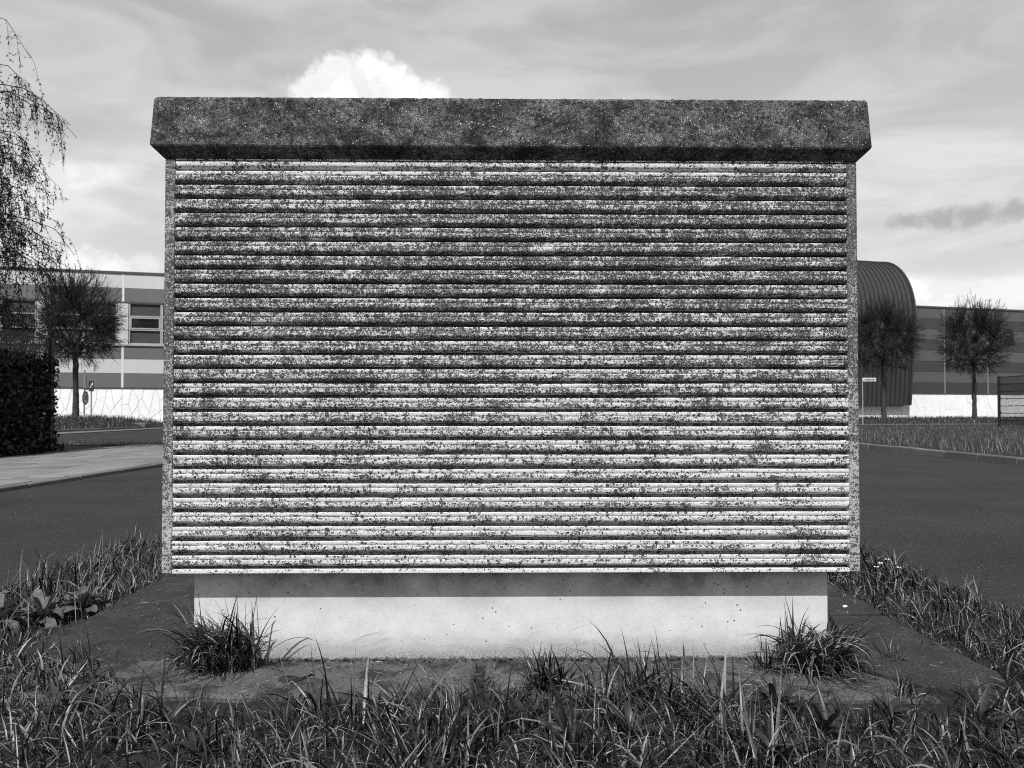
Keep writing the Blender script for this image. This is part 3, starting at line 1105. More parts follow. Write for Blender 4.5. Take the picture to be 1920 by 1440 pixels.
X, Y = scatter(40000, -1.9, 1.9, 0.75, 2.75, front_dens, 41)
field('meadow_grass', X, Y, soil_front, 0.03, 0.19, 0.0026, 0.0072, 42, M_GRASS, 'long tangled dark grass in front of the kiosk apron', 0.75, 1.7, 7, clumpy, wind=math.radians(175))
X, Y = scatter(5200, -1.9, 1.9, 0.75, 2.6, front_dens, 43)
field('short_grass', X, Y, soil_front, 0.02, 0.075, 0.003, 0.007, 44, M_HERB, 'low leafy undergrowth between the front grass blades', 0.9, 1.2, 5)
X, Y = scatter(1300, -1.9, 1.9, 1.55, 2.5, front_dens, 45)
field('dry_grass', X, Y, soil_front, 0.04, 0.15, 0.0018, 0.004, 46, M_GRASS_DRY, 'pale dry blades mixed into the front grass', 0.7, 1.5, 7, clumpy)


# grass on the left side strip and the right side strip of the island
def left_dens(X, Y):
    ins = smooth01(-1.66 - X, -0.06, 0.05) * smooth01(X - ISL_L, -0.04, 0.10) * smooth01(5.0 - Y, 0, 0.3)
    return ins * (0.4 + 0.8 * fbm2(X * 7, Y * 7, 51))


X, Y = scatter(9000, -2.5, -1.55, 2.2, 5.1, left_dens, 52)
field('side_grass', X, Y, island_z, 0.03, 0.15, 0.003, 0.0075, 53, M_GRASS, 'grass strip between the mossy slab and the road, with weeds', 0.6, 1.4, 6, clumpy)
X, Y = scatter(700, -2.5, -1.55, 2.2, 5.1, left_dens, 54)
field('dry_grass', X, Y, island_z, 0.06, 0.24, 0.002, 0.005, 55, M_GRASS_DRY, 'pale dry stalks in the grass strip beside the mossy slab', 0.35, 0.9, 6)


def right_dens(X, Y):
    edge = 1.50 - 0.10 * smooth01(Y, 2.9, 3.3) - 0.30 * smooth01(Y, 3.3, 3.7) + 0.12 * (fbm2(Y * 4, Y * 0 + 2, 61) - 0.5)
    ins = smooth01(X - edge, -0.05, 0.06) * smooth01(ISL_R - X, -0.03, 0.10) * smooth01(5.0 - Y, 0, 0.3)
    return ins * (0.4 + 0.8 * fbm2(X * 7, Y * 7, 62))


X, Y = scatter(17000, 1.05, 2.2, 1.9, 5.1, right_dens, 63)
field('turf_grass', X, Y, island_z, 0.035, 0.15, 0.003, 0.007, 64, M_GRASS, 'wind-flattened grass between the right-hand slab and the road', 1.0, 1.3, 6, clumpy, wind=math.radians(200))
X, Y = scatter(1200, 1.05, 2.2, 1.9, 5.1, right_dens, 65)
field('dry_grass', X, Y, island_z, 0.04, 0.15, 0.002, 0.0045, 66, M_GRASS_DRY, 'pale dry blades in the wind-flattened grass', 0.8, 1.3, 6)


# bits of straw and grit lying on the slabs, grass creeping over their edges
rg = np.random.default_rng(88)
n = 420
LX = rg.uniform(-1.68, 1.5, n)
LY = np.where(np.abs(LX) > 1.05, rg.uniform(2.25, 3.6, n), rg.uniform(2.2, 2.50, n))
pos = np.stack([LX, LY, np.full(n, 0.013)], -1)
v, q = blades(pos, rg.uniform(0.008, 0.05, n), rg.uniform(0.001, 0.0035, n), rg.uniform(0, 6.28, n), rg.uniform(1.5, 1.62, n), rg.uniform(-0.1, 0.1, n), 4, 0.3, rg)
o = obj('plant_litter', npmesh('plant_litter', v, q), M_GRASS_DRY)
tag(o, 'bits of straw and leaf litter scattered over the slabs', 'litter', kind='stuff')


def creep(X, Y):
    e = np.minimum(np.abs(X + 1.66), np.minimum(np.abs(X - 1.47), np.abs(Y - front_edge(X) - 0.03)))
    return smooth01(0.09 - e, 0.0, 0.09) * smooth01(fbm2(X * 5 + 3, Y * 5 + 8, 89), 0.42, 0.62)


X, Y = scatter(9000, -1.8, 1.6, 2.1, 4.2, creep, 90)
field('creeping_grass', X, Y, lambda x, y: 0.004 + 0 * x, 0.02, 0.11, 0.002, 0.005, 91, M_GRASS, 'short grass creeping over the broken slab edges', 0.9, 1.4, 6)
X, Y = scatter(1600, -1.7, 1.5, 2.2, 2.56, lambda x, y: smooth01(0.03 - np.minimum(np.abs(y - 2.545 - 0.01 * x), np.minimum(np.abs(x + 0.10), np.abs(x - 1.14 + (y - 2.34) * 0.6))), 0, 0.03) * smooth01(fbm2(x * 4, y * 4, 92), 0.45, 0.6), 93)
field('joint_moss', X, Y, lambda x, y: 0.0 + 0 * x, 0.008, 0.035, 0.002, 0.005, 94, M_HERB, 'moss and seedlings in the joints of the slabs', 0.9, 1.0, 5)


# tufts
def tuft(name, x, y, n, lmin, lmax, wmin, wmax, seed, label, spread=0.05, azc=None, azs=1.2, lean=0.5, curl=1.6, mat=M_GRASS, z=0.0, group=None):
    rg = np.random.default_rng(seed)
    a = rg.uniform(0, 2 * np.pi, n)
    r = spread * np.sqrt(rg.random(n))
    pos = np.stack([r * np.cos(a), r * np.sin(a) * 0.6, np.zeros(n)], -1)
    L = lmin + (lmax - lmin) * rg.random(n) ** 1.1
    az = rg.uniform(0, 2 * np.pi, n) if azc is None else np.where(rg.random(n) < 0.72, rg.normal(azc, azs, n), rg.uniform(0, 2 * np.pi, n))
    ln = np.abs(rg.normal(lean * 0.7, lean * 0.5, n))
    cu = np.abs(rg.normal(curl * 0.6, curl * 0.32, n))
    kink = np.where(rg.random(n) < 0.12, rg.uniform(0.6, 1.5, n), 0)
    v, q = blades(pos, L, rg.uniform(wmin, wmax, n), az, ln, cu, 9, 0.8, rg, kink=kink)
    v[:, 1] = np.minimum(v[:, 1], np.where(v[:, 2] > 0, KY + PS - 0.008 - y - 0.002, v[:, 1])) if abs(x) < 1.05 else v[:, 1]
    o = obj(name, npmesh(name, v, q), mat)
    o.location = (x, y, z)
    tag(o, label, 'grass tuft', group)
    return o


tuft('grass_tuft', -0.90, 2.435, 430, 0.10, 0.29, 0.004, 0.0085, 71, 'large arching grass tuft at the dock-leaf side corner of the plinth', 0.10, math.pi, 0.9, 0.55, 3.0)
tuft('grass_tuft', 0.945, 2.425, 430, 0.08, 0.26, 0.004, 0.0090, 72, 'dense curly grass tuft at the plinth corner nearest the white daisies', 0.095, 0.2, 1.5, 0.6, 3.2)
tuft('grass_tuft', 0.79, 2.43, 46, 0.05, 0.14, 0.003, 0.0065, 73, 'small open grass tuft beside the dense curly tuft', 0.03, None, 1, 0.8, 1.0)
tuft('grass_tuft', 0.10, 2.26, 90, 0.06, 0.15, 0.004, 0.0085, 74, 'spiky grass tuft before the middle of the plinth', 0.05, None, 1, 0.6, 0.7)
tuft('grass_tuft', 0.36, 2.22, 70, 0.06, 0.16, 0.004, 0.008, 75, 'upright grass tuft with one tall dark blade', 0.05, None, 1, 0.45, 0.7)
tuft('grass_tuft', 1.245, 2.52, 26, 0.04, 0.12, 0.002, 0.004, 76, 'thin wiry weed tuft alone on the moss-covered slab', 0.03, None, 1, 0.9, 1.0, M_GRASS)
tuft('grass_tuft', 1.62, 2.30, 90, 0.08, 0.26, 0.005, 0.011, 77, 'tall broad-bladed grass tuft at the corner of the moss-covered slab', 0.06, math.radians(150), 1.2, 0.4, 0.9)
tuft('grass_tuft', -1.95, 3.30, 44, 0.10, 0.29, 0.004, 0.008, 78, 'tall upright grass tuft behind the dock plants', 0.10, None, 1, 0.2, 0.6)
tuft('grass_tuft', 0.42, 2.2, 3, 0.17, 0.24, 0.007, 0.009, 79, 'few tall dark blades standing before the pale plinth', 0.015, math.radians(170), .4, 0.15, 0.3, M_HERB)
tuft('grass_tuft', 1.13, 2.21, 40, 0.03, 0.09, 0.003, 0.006, 80, 'low grass growing from the joint between two apron slabs', 0.05, None, 1, 0.6, 0.9)


# ------------------------------------------------------------------ broad-leaved weeds
def leaf(L, W, bend, up, fold=0.18, wav=0.0, ph=0.0, n=8, shape=0.62):
    """one leaf lying along +x, base at the origin. returns verts, quads (5 columns)"""
    s = np.linspace(0, 1, n)
    th = up - bend * s
    ds = L / (n - 1)
    x = np.concatenate([[0], np.cumsum(np.cos(th[:-1]) * ds)])
    z = np.concatenate([[0], np.cumsum(np.sin(th[:-1]) * ds)])
    wd = W * 0.5 * np.where(s < shape, np.maximum(0.13, np.sin(np.clip(s / shape, 0, 1) * np.pi / 2) ** 2.0), np.sqrt(np.clip(1 - ((s - shape) / (1.001 - shape)) ** 2, 0, 1)))
    c = np.array([-1, -0.5, 0, 0.5, 1])
    V = np.zeros((n, 5, 3))
    for j, cc in enumerate(c):
        V[:, j, 0] = x - np.sin(th) * abs(cc) * wd * fold
        V[:, j, 1] = cc * wd
        V[:, j, 2] = z + np.cos(th) * abs(cc) * wd * fold + wav * np.sin(s * 14 + ph + cc * 2) * abs(cc) * wd
    i = np.arange(n * 5).reshape(n, 5)
    q = np.stack([i[:-1, :-1], i[:-1, 1:], i[1:, 1:], i[1:, :-1]], -1).reshape(-1, 4)
    return V.reshape(-1, 3), q


def rosette(name, x, y, z, k, Lr, Wr, up, bend, seed, mat, label, cat='weed', shape=0.62, wav=0.12, stalk=None, group=None):
    rg = random.Random(seed)
    root = empty(name, (x, y, z))
    tag(root, label, cat, group)
    for i in range(k):
        a = i * 2.399 + rg.uniform(-.4, .4)
        L, W = rg.uniform(*Lr), rg.uniform(*Wr)
        v, q = leaf(L, W, rg.uniform(*bend), rg.uniform(*up), rg.uniform(.08, .3), wav, rg.uniform(0, 6), shape=shape)
        roll = rg.uniform(-.5, .5)
        v[:, 1], v[:, 2] = v[:, 1] * math.cos(roll) - v[:, 2] * 0, v[:, 2] + v[:, 1] * math.sin(roll)
        ca, sa = math.cos(a), math.sin(a)
        v = np.stack([v[:, 0] * ca - v[:, 1] * sa, v[:, 0] * sa + v[:, 1] * ca, v[:, 2]], -1)
        obj('leaf', npmesh('leaf', v, q), mat, root)
    return root


DL = [(-1.96, 2.92, 26, 'broad-leaved dock plant by the grass edge, farthest from the kiosk'),
      (-1.84, 3.02, 26, 'broad-leaved dock plant with cupped leaves beside the mossy slab'),
      (-1.76, 3.16, 26, 'broad-leaved dock plant with the largest upright leaf'),
      (-2.08, 3.06, 26, 'broad-leaved dock plant half hidden behind its neighbours at the road edge')]
for i, (x, y, k, lab) in enumerate(DL):
    rosette('dock_plant', x, y, -0.015, k, (0.08, 0.16), (0.030, 0.055), (0.6, 1.5), (0.3, 2.2), 200 + i, M_BROAD, lab, 'weed', 0.66, 0.30, group='dock plants beside the slab')
# plantain and dandelion rosettes in the front grass
spots = [(-0.55, 2.10, 0.7), (-0.32, 2.12, 0.8), (0.05, 2.02, 1.0), (0.30, 1.95, 1.1), (0.52, 2.05, 1.0), (0.72, 2.12, 1.0), (0.80, 1.97, 1.1), (1.02, 2.10, 0.9), (1.22, 2.02, 1.0),
         (-0.95, 1.98, 1.0), (-1.22, 2.12, 1.1), (0.14, 1.86, 1.2), (1.15, 1.86, 1.1), (-0.15, 1.88, 1.0), (-0.75, 1.85, 1.0), (1.42, 2.14, 1.0), (0.62, 1.83, 1.1)]
rg = random.Random(9)
for i, (x, y, s) in enumerate(spots):
    rosette('plantain', x, y, -0.012, rg.randint(7, 12), (0.06 * s, 0.12 * s), (0.010 * s, 0.020 * s), (0.5, 1.3), (0.3, 1.3), 300 + i, M_HERB,
            'low rosette of narrow plantain leaves in the front grass', 'weed', 0.5, 0.08, group='plantain rosettes in the front grass')
for i, (x, y) in enumerate([(0.74, 2.155), (-0.08, 2.30), (-0.60, 2.16)]):
    lab = ['small dandelion rosette growing up against the apron edge', 'tiny seedling rooted in the middle joint of the apron', 'drooping dandelion leaves before the cracked slab'][i]
    k = [9, 5, 6][i]
    s = [0.7, 0.35, 0.7][i]
    rosette('dandelion', x, y, 0.0, k, (0.08 * s, 0.13 * s), (0.022 * s, 0.036 * s), (0.3, 1.1), (0.2, 1.2), 400 + i, M_HERB, lab, 'weed', 0.7, 0.2)


# daisies by the right slab
def daisy(x, y, h, seed, label):
    rg = random.Random(seed)
    root = empty('daisy', (x, y, -0.02))
    tag(root, label, 'flower', 'daisies in the grass')
    obj('stem', MB().tube([(0, 0, 0), (0.004, 0, h * .5), (0.0, 0.004, h)], 0.0011, 5).mesh('stem'), M_HERB, root)
    pv, pf = [], []
    for i in range(14):
        a = i / 14 * 2 * math.pi
        b = len(pv)
        for (r, w, z) in ((0.003, 0.0012, 0), (0.008, 0.0024, 0.001), (0.0125, 0.0014, rg.uniform(-.001, .003))):
            for s in (-1, 1):
                pv.append((r * math.cos(a) - s * w * math.sin(a), r * math.sin(a) + s * w * math.cos(a), h + z))
        pf += [(b, b + 1, b + 3, b + 2), (b + 2, b + 3, b + 5, b + 4)]
    obj('petals', pyd('petals', pv, pf), M_PETAL, root)
    obj('disc', MB().tube([(0, 0, h - .001), (0, 0, h + .0015), (0, 0, h + .003)], [0.003, 0.0036, 0.001], 8).mesh('disc'), M_SIGNG, root)
    return root


for i, (x, y) in enumerate([(1.70, 3.60), (1.735, 3.63), (1.78, 3.66), (1.765, 3.52)]):
    daisy(x, y, rg.uniform(.10, .135), i, 'small white daisy in the grass beyond the slab')
o = obj('pebble', MB().tube([(-.011, 0, .004), (-.006, 0, .006), (.004, .001, .007), (.011, 0, .004)], [.001, .006, .0055, .001], 7).mesh('pebble', True), M_PETAL)
o.location = (1.355, 3.14, 0.008)
tag(o, 'single white pebble on the moss-covered slab', 'pebble')
# moss cushion and ridge of crumbled concrete on the front slab
mv, mq = [], []
nn = 26
for j in range(9):
    for i in range(nn):
        a = i / nn * 2 * math.pi
        r = j / 8
        w = 1 + 0.18 * math.sin(a * 3 + 1) + 0.1 * math.sin(a * 7)
        mv.append((0.032 * r * w * math.cos(a), 0.026 * r * w * math.sin(a), 0.008 * (1 - r ** 3) + (rg.uniform(-.0012, .0012) if j < 8 else 0)))
for j in range(8):
    for i in range(nn):
        mq.append((j * nn + i, j * nn + (i + 1) % nn, (j + 1) * nn + (i + 1) % nn, (j + 1) * nn + i))
o = obj('moss_cushion', pyd('moss_cushion', mv, mq), M_SOIL)
o.location = (-0.675, 2.335, 0.0005)
tag(o, 'flat round dark moss cushion on the front slab', 'moss')
cr = MB()
px_ = [(-0.655, 2.29), (-0.645, 2.315), (-0.632, 2.335), (-0.622, 2.352), (-0.612, 2.375), (-0.618, 2.395)]
cr.tube([(a, b, 0.001) for a, b in px_], [0.003, 0.006, 0.007, 0.005, 0.008, 0.003], 6)
o = obj('crack_debris', cr.mesh('crack_debris'), M_SOIL)
tag(o, 'dark ridge of soil filling a short crack beside the moss cushion', 'soil')


# ------------------------------------------------------------------ verge grass and far grass
def verge_dens(X, Y):
    return smooth01(X - 8.02, 0, 0.1) * (0.35 + 0.9 * fbm2(X * 1.2, Y * 1.2, 71)) * np.clip(13.0 / Y, 0.25, 1) * np.where((Y > 37.5) & (Y < 42.6) & (X < 26) & (Y > 36.4 + 0.153 * X) & (Y < 38.5 + 0.153 * X), 0, 1)


def vclump(X, Y):
    return 0.5 + 1.1 * fbm2(X * 1.5, Y * 1.5, 73) ** 1.4 + 0.5 * np.exp(-((X - 8.3) / 0.5) ** 2)


X, Y = scatter(110000, 8.0, 30, 10, 48, verge_dens, 72)
keep = (X / Y > 0.40) & (X / Y < 0.72)
X, Y = X[keep], Y[keep]
field('verge_grass', X, Y, verge_z, 0.04, 0.19, 0.005, 0.010, 74, M_VERGE, 'rough unmown grass on the verge behind the kerb', 0.35, 1.1, 4, vclump)
X, Y = scatter(9000, 8.0, 24, 10, 36, verge_dens, 75)
keep = (X / Y > 0.40) & (X / Y < 0.72)
field('dry_verge_grass', X[keep], Y[keep], verge_z, 0.05, 0.24, 0.004, 0.008, 76, M_GRASS_DRY, 'pale dry stalks in the rough verge grass', 0.3, 0.8, 4, vclump)
X, Y = scatter(9000, 16, 44, 42.5, 58, lambda x, y: 0.9 + 0 * x, 77)
field('bank_grass', X, Y, verge_z, 0.08, 0.26, 0.014, 0.03, 78, M_GRASS, 'dark grass on the low bank under the pruned trees by the dark cladding', 0.5, 1.1, 4)
X, Y = scatter(9000, -26, -17.75, 24, 41.8, lambda x, y: 0.9 + 0 * x, 79)
field('bank_grass', X, Y, lmound_z, 0.08, 0.30, 0.012, 0.026, 80, M_GRASS, 'dark grass on the raised bank around the road signs', 0.5, 1.0, 4)
X, Y = scatter(900, -11.4, -5.3, 18.68, 19.1, lambda x, y: smooth01(fbm2(x * 1.3, y * 1.3, 81), 0.42, 0.6), 81)
field('gutter_grass', X, Y, lambda x, y: -0.03 + 0 * x, 0.05, 0.24, 0.006, 0.014, 82, M_GRASS, 'weeds growing out of the gutter where the pavement ends', 0.5, 1.0, 4)


# ------------------------------------------------------------------ pruned round trees
def tube_np(P, r0, r1, n=3):
    P = np.asarray(P, float)
    k = len(P)
    T = np.gradient(P, axis=0)
    T /= np.linalg.norm(T, axis=1)[:, None] + 1e-9
    ref = np.array([0.3, 0.9, 0.2]) if abs(T[0][2]) > 0.5 else np.array([0.1, 0.2, 1.0])
    A = np.cross(T, ref)
    A /= np.linalg.norm(A, axis=1)[:, None] + 1e-9
    B = np.cross(T, A)
    rr = np.linspace(r0, r1, k) if np.isscalar(r0) else np.asarray(r0)
    t = np.arange(n) / n * 2 * np.pi
    V = P[:, None, :] + (A[:, None, :] * np.cos(t)[None, :, None] + B[:, None, :] * np.sin(t)[None, :, None]) * rr[:, None, None]
    i = np.arange(k * n).reshape(k, n)
    j = np.roll(i, -1, axis=1)
    q = np.stack([i[:-1], j[:-1], j[1:], i[1:]], -1).reshape(-1, 4)
    return V.reshape(-1, 3), q


def leaves_np(C, size, rg, flat=0.5, aspect=1.8, down=None):
    """little leaf quads (diamond) at points C"""
    n = len(C)
    a = rg.normal(0, 1, (n, 3))
    if down is not None:
        a = a * down[0] + np.array([0, 0, -1.0]) * down[1]
    a /= np.linalg.norm(a, axis=1)[:, None]
    b = np.cross(a, rg.normal(0, 1, (n, 3)))
    b /= np.linalg.norm(b, axis=1)[:, None]
    s = size * rg.uniform(0.6, 1.3, (n, 1))
    V = np.stack([C, C + a * s * 0.5 + b * s / aspect * 0.5, C + a * s, C + a * s * 0.5 - b * s / aspect * 0.5], 1)
    q = np.arange(n * 4).reshape(n, 4)
    return V.reshape(-1, 3), q


def round_tree_mesh(seed, h0, h1, rad, trunk_r, ntw=900, lop=0.0):
    rg = np.random.default_rng(seed)
    tr = []
    # trunk with knuckles
    zz = np.linspace(-0.15, h0 + 0.5, 16)
    wob = np.cumsum(rg.normal(0, 0.018, (16, 2)), 0)
    wob -= wob[0]
    P = np.column_stack([wob, zz])
    rad_t = trunk_r * (1.0 - 0.42 * (zz - zz[0]) / (zz[-1] - zz[0])) * (1 + 0.5 * np.exp(-(zz + 0.15) / 0.22))
    for kz in rg.uniform(1.0, h0, 3):
        rad_t = rad_t * (1 + 0.22 * np.exp(-((zz - kz) / 0.14) ** 2))
    tr.append(tube_np(P, rad_t, None, 10))
    top = P[-1]
    hc = h1 - h0
    ctr = np.array([top[0], top[1], h0 + hc * 0.40])
    limbs = []
    for i in range(22):
        a = i * 2.399 + rg.uniform(-.3, .3)
        el = rg.uniform(-0.12, 1.45)
        L = rad * rg.uniform(0.55, 0.8)
        d = np.array([math.cos(a) * math.cos(el), math.sin(a) * math.cos(el), math.sin(el) * (hc / rad) * 0.72])
        st = np.array([P[-3][0], P[-3][1], h0 + rg.uniform(-0.15, 0.5)])
        s = np.linspace(0, 1, 6)[:, None]
        pts = st + d * L * s + np.array([0, 0, 0.22 * rad]) * (s ** 2) * rg.uniform(-.6, 1.0) + rg.normal(0, 0.03, (6, 3)) * s
        limbs.append(pts)
        tr.append(tube_np(pts, trunk_r * 0.36, trunk_r * 0.12, 6))
    tw, ends = [], []
    allp = np.concatenate([l[1:] for l in limbs])
    for i in range(ntw):
        # target on or inside the crown shell
        a = rg.uniform(0, 2 * np.pi)
        sv = rg.uniform(-0.78, 1.0)
        rr = (rg.random() ** 0.30)
        ch = math.sqrt(max(0.0, 1 - sv * sv)) if sv > 0 else math.sqrt(max(0, 1 - (sv * 1.25) ** 2))
        tg = ctr + np.array([math.cos(a) * ch * rad * (1.0 + lop * math.cos(a)), math.sin(a) * ch * rad, sv * hc * (0.60 if sv > 0 else 0.72)]) * rr * rg.uniform(0.86, 1.08)
        dist = np.linalg.norm(allp - tg, axis=1) + rg.uniform(0, 0.35, len(allp))
        st = allp[np.argmin(dist)]
        mid = (st + tg) / 2 + rg.normal(0, 0.05, 3) + np.array([0, 0, -0.04 if sv < 0.2 else 0.02])
        out = (tg - ctr)
        out = out / (np.linalg.norm(out) + 1e-6)
        tip = tg + out * rg.uniform(0.02, 0.16) + np.array([0, 0, rg.uniform(0.02, 0.32) if sv > 0.45 else rg.uniform(-0.10, 0.08)])
        pts = np.array([st, mid, tg, tip])
        tw.append(tube_np(pts, 0.014, 0.005, 3))
        for k in range(5):
            f = rg.uniform(0.25, 1.0)
            p0 = mid + (tg - mid) * f if f < .7 else tg + (tip - tg) * (f - .7) / .3
            dd = out * rg.uniform(.7, 1.2) + rg.normal(0, 0.34, 3) + np.array([0, 0, 0.5 * (sv > 0.3)])
            dd = dd / np.linalg.norm(dd) * rg.uniform(0.12, 0.36)
            q1 = p0 + dd * 0.5 + rg.normal(0, 0.015, 3)
            q2 = p0 + dd + np.array([0, 0, 0.04 * rg.normal()])
            tw.append(tube_np(np.array([p0, q1, q2]), 0.0085, 0.004, 3))
            for f2 in (0.35, 0.7, 1.0):
                ends.append(p0 + (q2 - p0) * f2)
        ends.append(tip)
    ends = np.array(ends)
    bd = leaves_np(ends, 0.034, rg, aspect=1.8)
    vt, qt = merge(tr)
    vc, qc = merge(tw)
    vb, qb = bd
    return npmesh('trunk', vt, qt), npmesh('twigs', vc, qc), npmesh('buds', vb, qb, False)


def round_tree(x, y, z, rz, meshes, label, sc=1.0):
    root = empty('pruned_tree', (x, y, z), rz)
    root.scale = (sc, sc, sc)
    tag(root, label, 'tree', 'pruned round-headed trees in front of the hall')
    obj('trunk', meshes[0], M_BARK, root)
    c = obj('crown', meshes[1], M_TWIG, root)
    c['kind'] = 'stuff'
    b = obj('buds', meshes[2], M_BUD, c)
    b['kind'] = 'stuff'
    return root


T1 = round_tree_mesh(1, 3.3, 7.4, 2.05, 0.16, 1350, 0.10)
T2 = round_tree_mesh(2, 3.6, 8.0, 2.35, 0.16, 1300, -0.05)
T3 = round_tree_mesh(5, 3.5, 7.9, 2.3, 0.15, 1250, 0.08)
T4 = round_tree_mesh(6, 3.6, 8.4, 2.4, 0.16, 900, 0.0)
round_tree(-21.6, 38.0, 0.36, 0.4, T1, 'round-headed pruned tree with bare budding twigs beside the speed sign')
round_tree(24.2, 50.0, 0.22, 1.9, T2, 'round-headed pruned tree in front of the rounded metal bay')
round_tree(30.1, 50.0, 0.22, 0.2, T3, 'round-headed pruned tree against the dark striped cladding, next to the mesh fence')
round_tree(36.1, 50.0, 0.22, 4.0, T4, 'pruned tree behind the mesh fence, only its twig tips in view')

# ------------------------------------------------------------------ weeping birch on the left
def birch():
    rg = np.random.default_rng(8)
    root = empty('birch_tree', (-11.9, 14.7, -0.05))
    tag(root, 'weeping birch with hanging twigs and catkins behind the hedge', 'tree')
    parts = []
    zz = np.linspace(0, 8.2, 14)
    P = np.column_stack([0.25 * np.sin(zz * 0.35) + 0.03 * zz, 0.12 * np.sin(zz * 0.5), zz])
    parts.append(tube_np(P, np.linspace(0.17, 0.03, 14), None, 9))
    limbs = []
    for i in range(120):
        z = 1.7 + 5.2 * (i / 119) ** 1.5 + rg.uniform(-.15, .15)
        b = np.array([np.interp(z, zz, P[:, 0]), np.interp(z, zz, P[:, 1]), z])
        a = rg.uniform(-0.8, 0.8) if i % 4 else rg.uniform(0, 2 * np.pi)     # more wood on the side towards the pavement
        reach = np.interp(z, [1.7, 3.0, 5, 7.6], [2.5, 2.7, 2.6, 2.7]) * rg.uniform(0.6, 1.05)
        s = np.linspace(0, 1, 8)[:, None]
        d = np.array([math.cos(a), math.sin(a), 0.0])
        up = rg.uniform(0.0, 0.75) * reach
        pts = b + d * reach * s + np.array([0, 0, 1.0]) * (up * np.sin(s * 2.3) - 0.25 * reach * s ** 3) + rg.normal(0, 0.09, (8, 3)) * s
        limbs.append(pts)
        parts.append(tube_np(pts, 0.020, 0.0045, 5))
    tw, lf, ck = [], [], []
    for l in limbs:
        for k in range(21):
            f = rg.uniform(0.3, 1.0)
            i = min(int(f * 7), 6)
            st = l[i] + (l[i + 1] - l[i]) * (f * 7 - i)
            a = rg.uniform(0, 2 * np.pi)
            L = rg.uniform(0.18, 0.75)
            s = np.linspace(0, 1, 6)[:, None]
            out = np.array([math.cos(a), math.sin(a), 0]) * rg.uniform(0.2, 0.8) + (l[-1] - l[-2]) * 0.6
            pts = st + out * np.sqrt(s) * L * 0.8 + np.array([0, 0, -1.0]) * L * (s ** 1.7) + rg.normal(0, 0.012, (6, 3)) * s
            tw.append(tube_np(pts, 0.0045, 0.0018, 3))
            for j in range(14):
                g = rg.uniform(0.1, 1.0)
                ii = min(int(g * 5), 4)
                p = pts[ii] + (pts[ii + 1] - pts[ii]) * (g * 5 - ii)
                if rg.random() < 0.5:
                    sd = np.array([rg.normal(), rg.normal(), -0.4]); sd = sd / np.linalg.norm(sd) * rg.uniform(0.03, 0.10)
                    tw.append(tube_np(np.array([p, p + sd]), 0.003, 0.002, 3))
                    p = p + sd
                lf.append(p)
            for j in range(1 if rg.random() < .75 else 2):
                g = rg.uniform(0.5, 1.0)
                ii = min(int(g * 5), 4)
                p = pts[ii] + (pts[ii + 1] - pts[ii]) * (g * 5 - ii)
                q = p + np.array([rg.normal(0, .012), rg.normal(0, .012), -rg.uniform(0.05, 0.095)])
                ck.append(tube_np(np.array([p, p * .7 + q * .3, p * .3 + q * .7, q]), np.array([0.002, 0.0075, 0.0075, 0.003]), None, 5))
    v, q = merge(parts)
    obj('trunk', npmesh('trunk', v, q), M_BARK, root)
    v, q = merge(tw)
    c = obj('crown', npmesh('crown', v, q), M_TWIG, root)
    c['kind'] = 'stuff'
    v, q = leaves_np(np.array(lf), 0.043, rg, aspect=1.5, down=(0.8, 0.7))
    c2 = obj('leaves', npmesh('leaves', v, q, False), M_BIRCHLEAF, c)
    c2['kind'] = 'stuff'
    v, q = merge(ck)
    c3 = obj('catkins', npmesh('catkins', v, q), M_TWIG, c)
    c3['kind'] = 'stuff'


birch()

# ------------------------------------------------------------------ hedge and fences
hedge = empty('ivy_hedge', (-9.6, 11.0, 0))
tag(hedge, 'black clipped ivy hedge overgrowing the metal bar fence', 'hedge')
obj('light_block_core', MB().box(-0.42, 0.42, -3.6, 3.85, -0.05, 1.72).mesh('light_block_core'), M_INTERIOR, hedge)  # solid box added inside the foliage so no light passes through
rg = np.random.default_rng(12)
n = 16000
C = np.zeros((n, 3))
side = rg.random(n)
yy = rg.uniform(-3.6, 4.25, n)
zz = rg.uniform(-0.02, 1.86, n)
bul = 0.10 * (fbm2(yy * 2.2 + 9, zz * 2.2 + 2, 91) - 0.3) + 0.30 * smooth01(0.45 - zz, 0, 0.45) * fbm2(yy * 3, zz * 0 + 1, 92)
C[:, 0] = np.where(side < 0.66, 0.50 + bul * 1.3 - 0.10 * rg.random(n), rg.uniform(-0.5, 0.55, n))
C[:, 1] = np.where((side > 0.66) & (side < 0.84), 4.15 + 0.15 * rg.random(n) + bul, yy)
topz = 1.80 + 0.22 * fbm2(C[:, 0] * 3, C[:, 1] * 2.5, 93)
C[:, 2] = np.where(side > 0.84, topz - 0.12 * rg.random(n), zz)
v, q = leaves_np(C, 0.085, rg, aspect=1.25, down=(0.9, 0.35))
o = obj('foliage', npmesh('foliage', v, q, False), M_HEDGE, hedge)
o['kind'] = 'stuff'

fence = empty('bar_fence', (-9.12, 10.05, 0))
tag(fence, 'tall black bar fence rising out of the ivy hedge', 'fence')
barm = MB().box(-0.006, 0.006, -0.006, 0.006, 0.0, 2.28).mesh('bar')
y = 2.2
while y < 5.05:
    obj('bar', barm, M_FENCE, fence, (0, y, 0))
    y += 0.0555
for z in (0.25, 1.92, 2.20):
    obj('rail', MB().box(0.007, 0.022, 2.0, 5.1, z, z + 0.025).mesh('rail'), M_FENCE, fence)
obj('post', MB().box(-0.03, 0.05, 5.06, 5.16, -0.1, 2.26).mesh('post'), M_FENCE, fence)

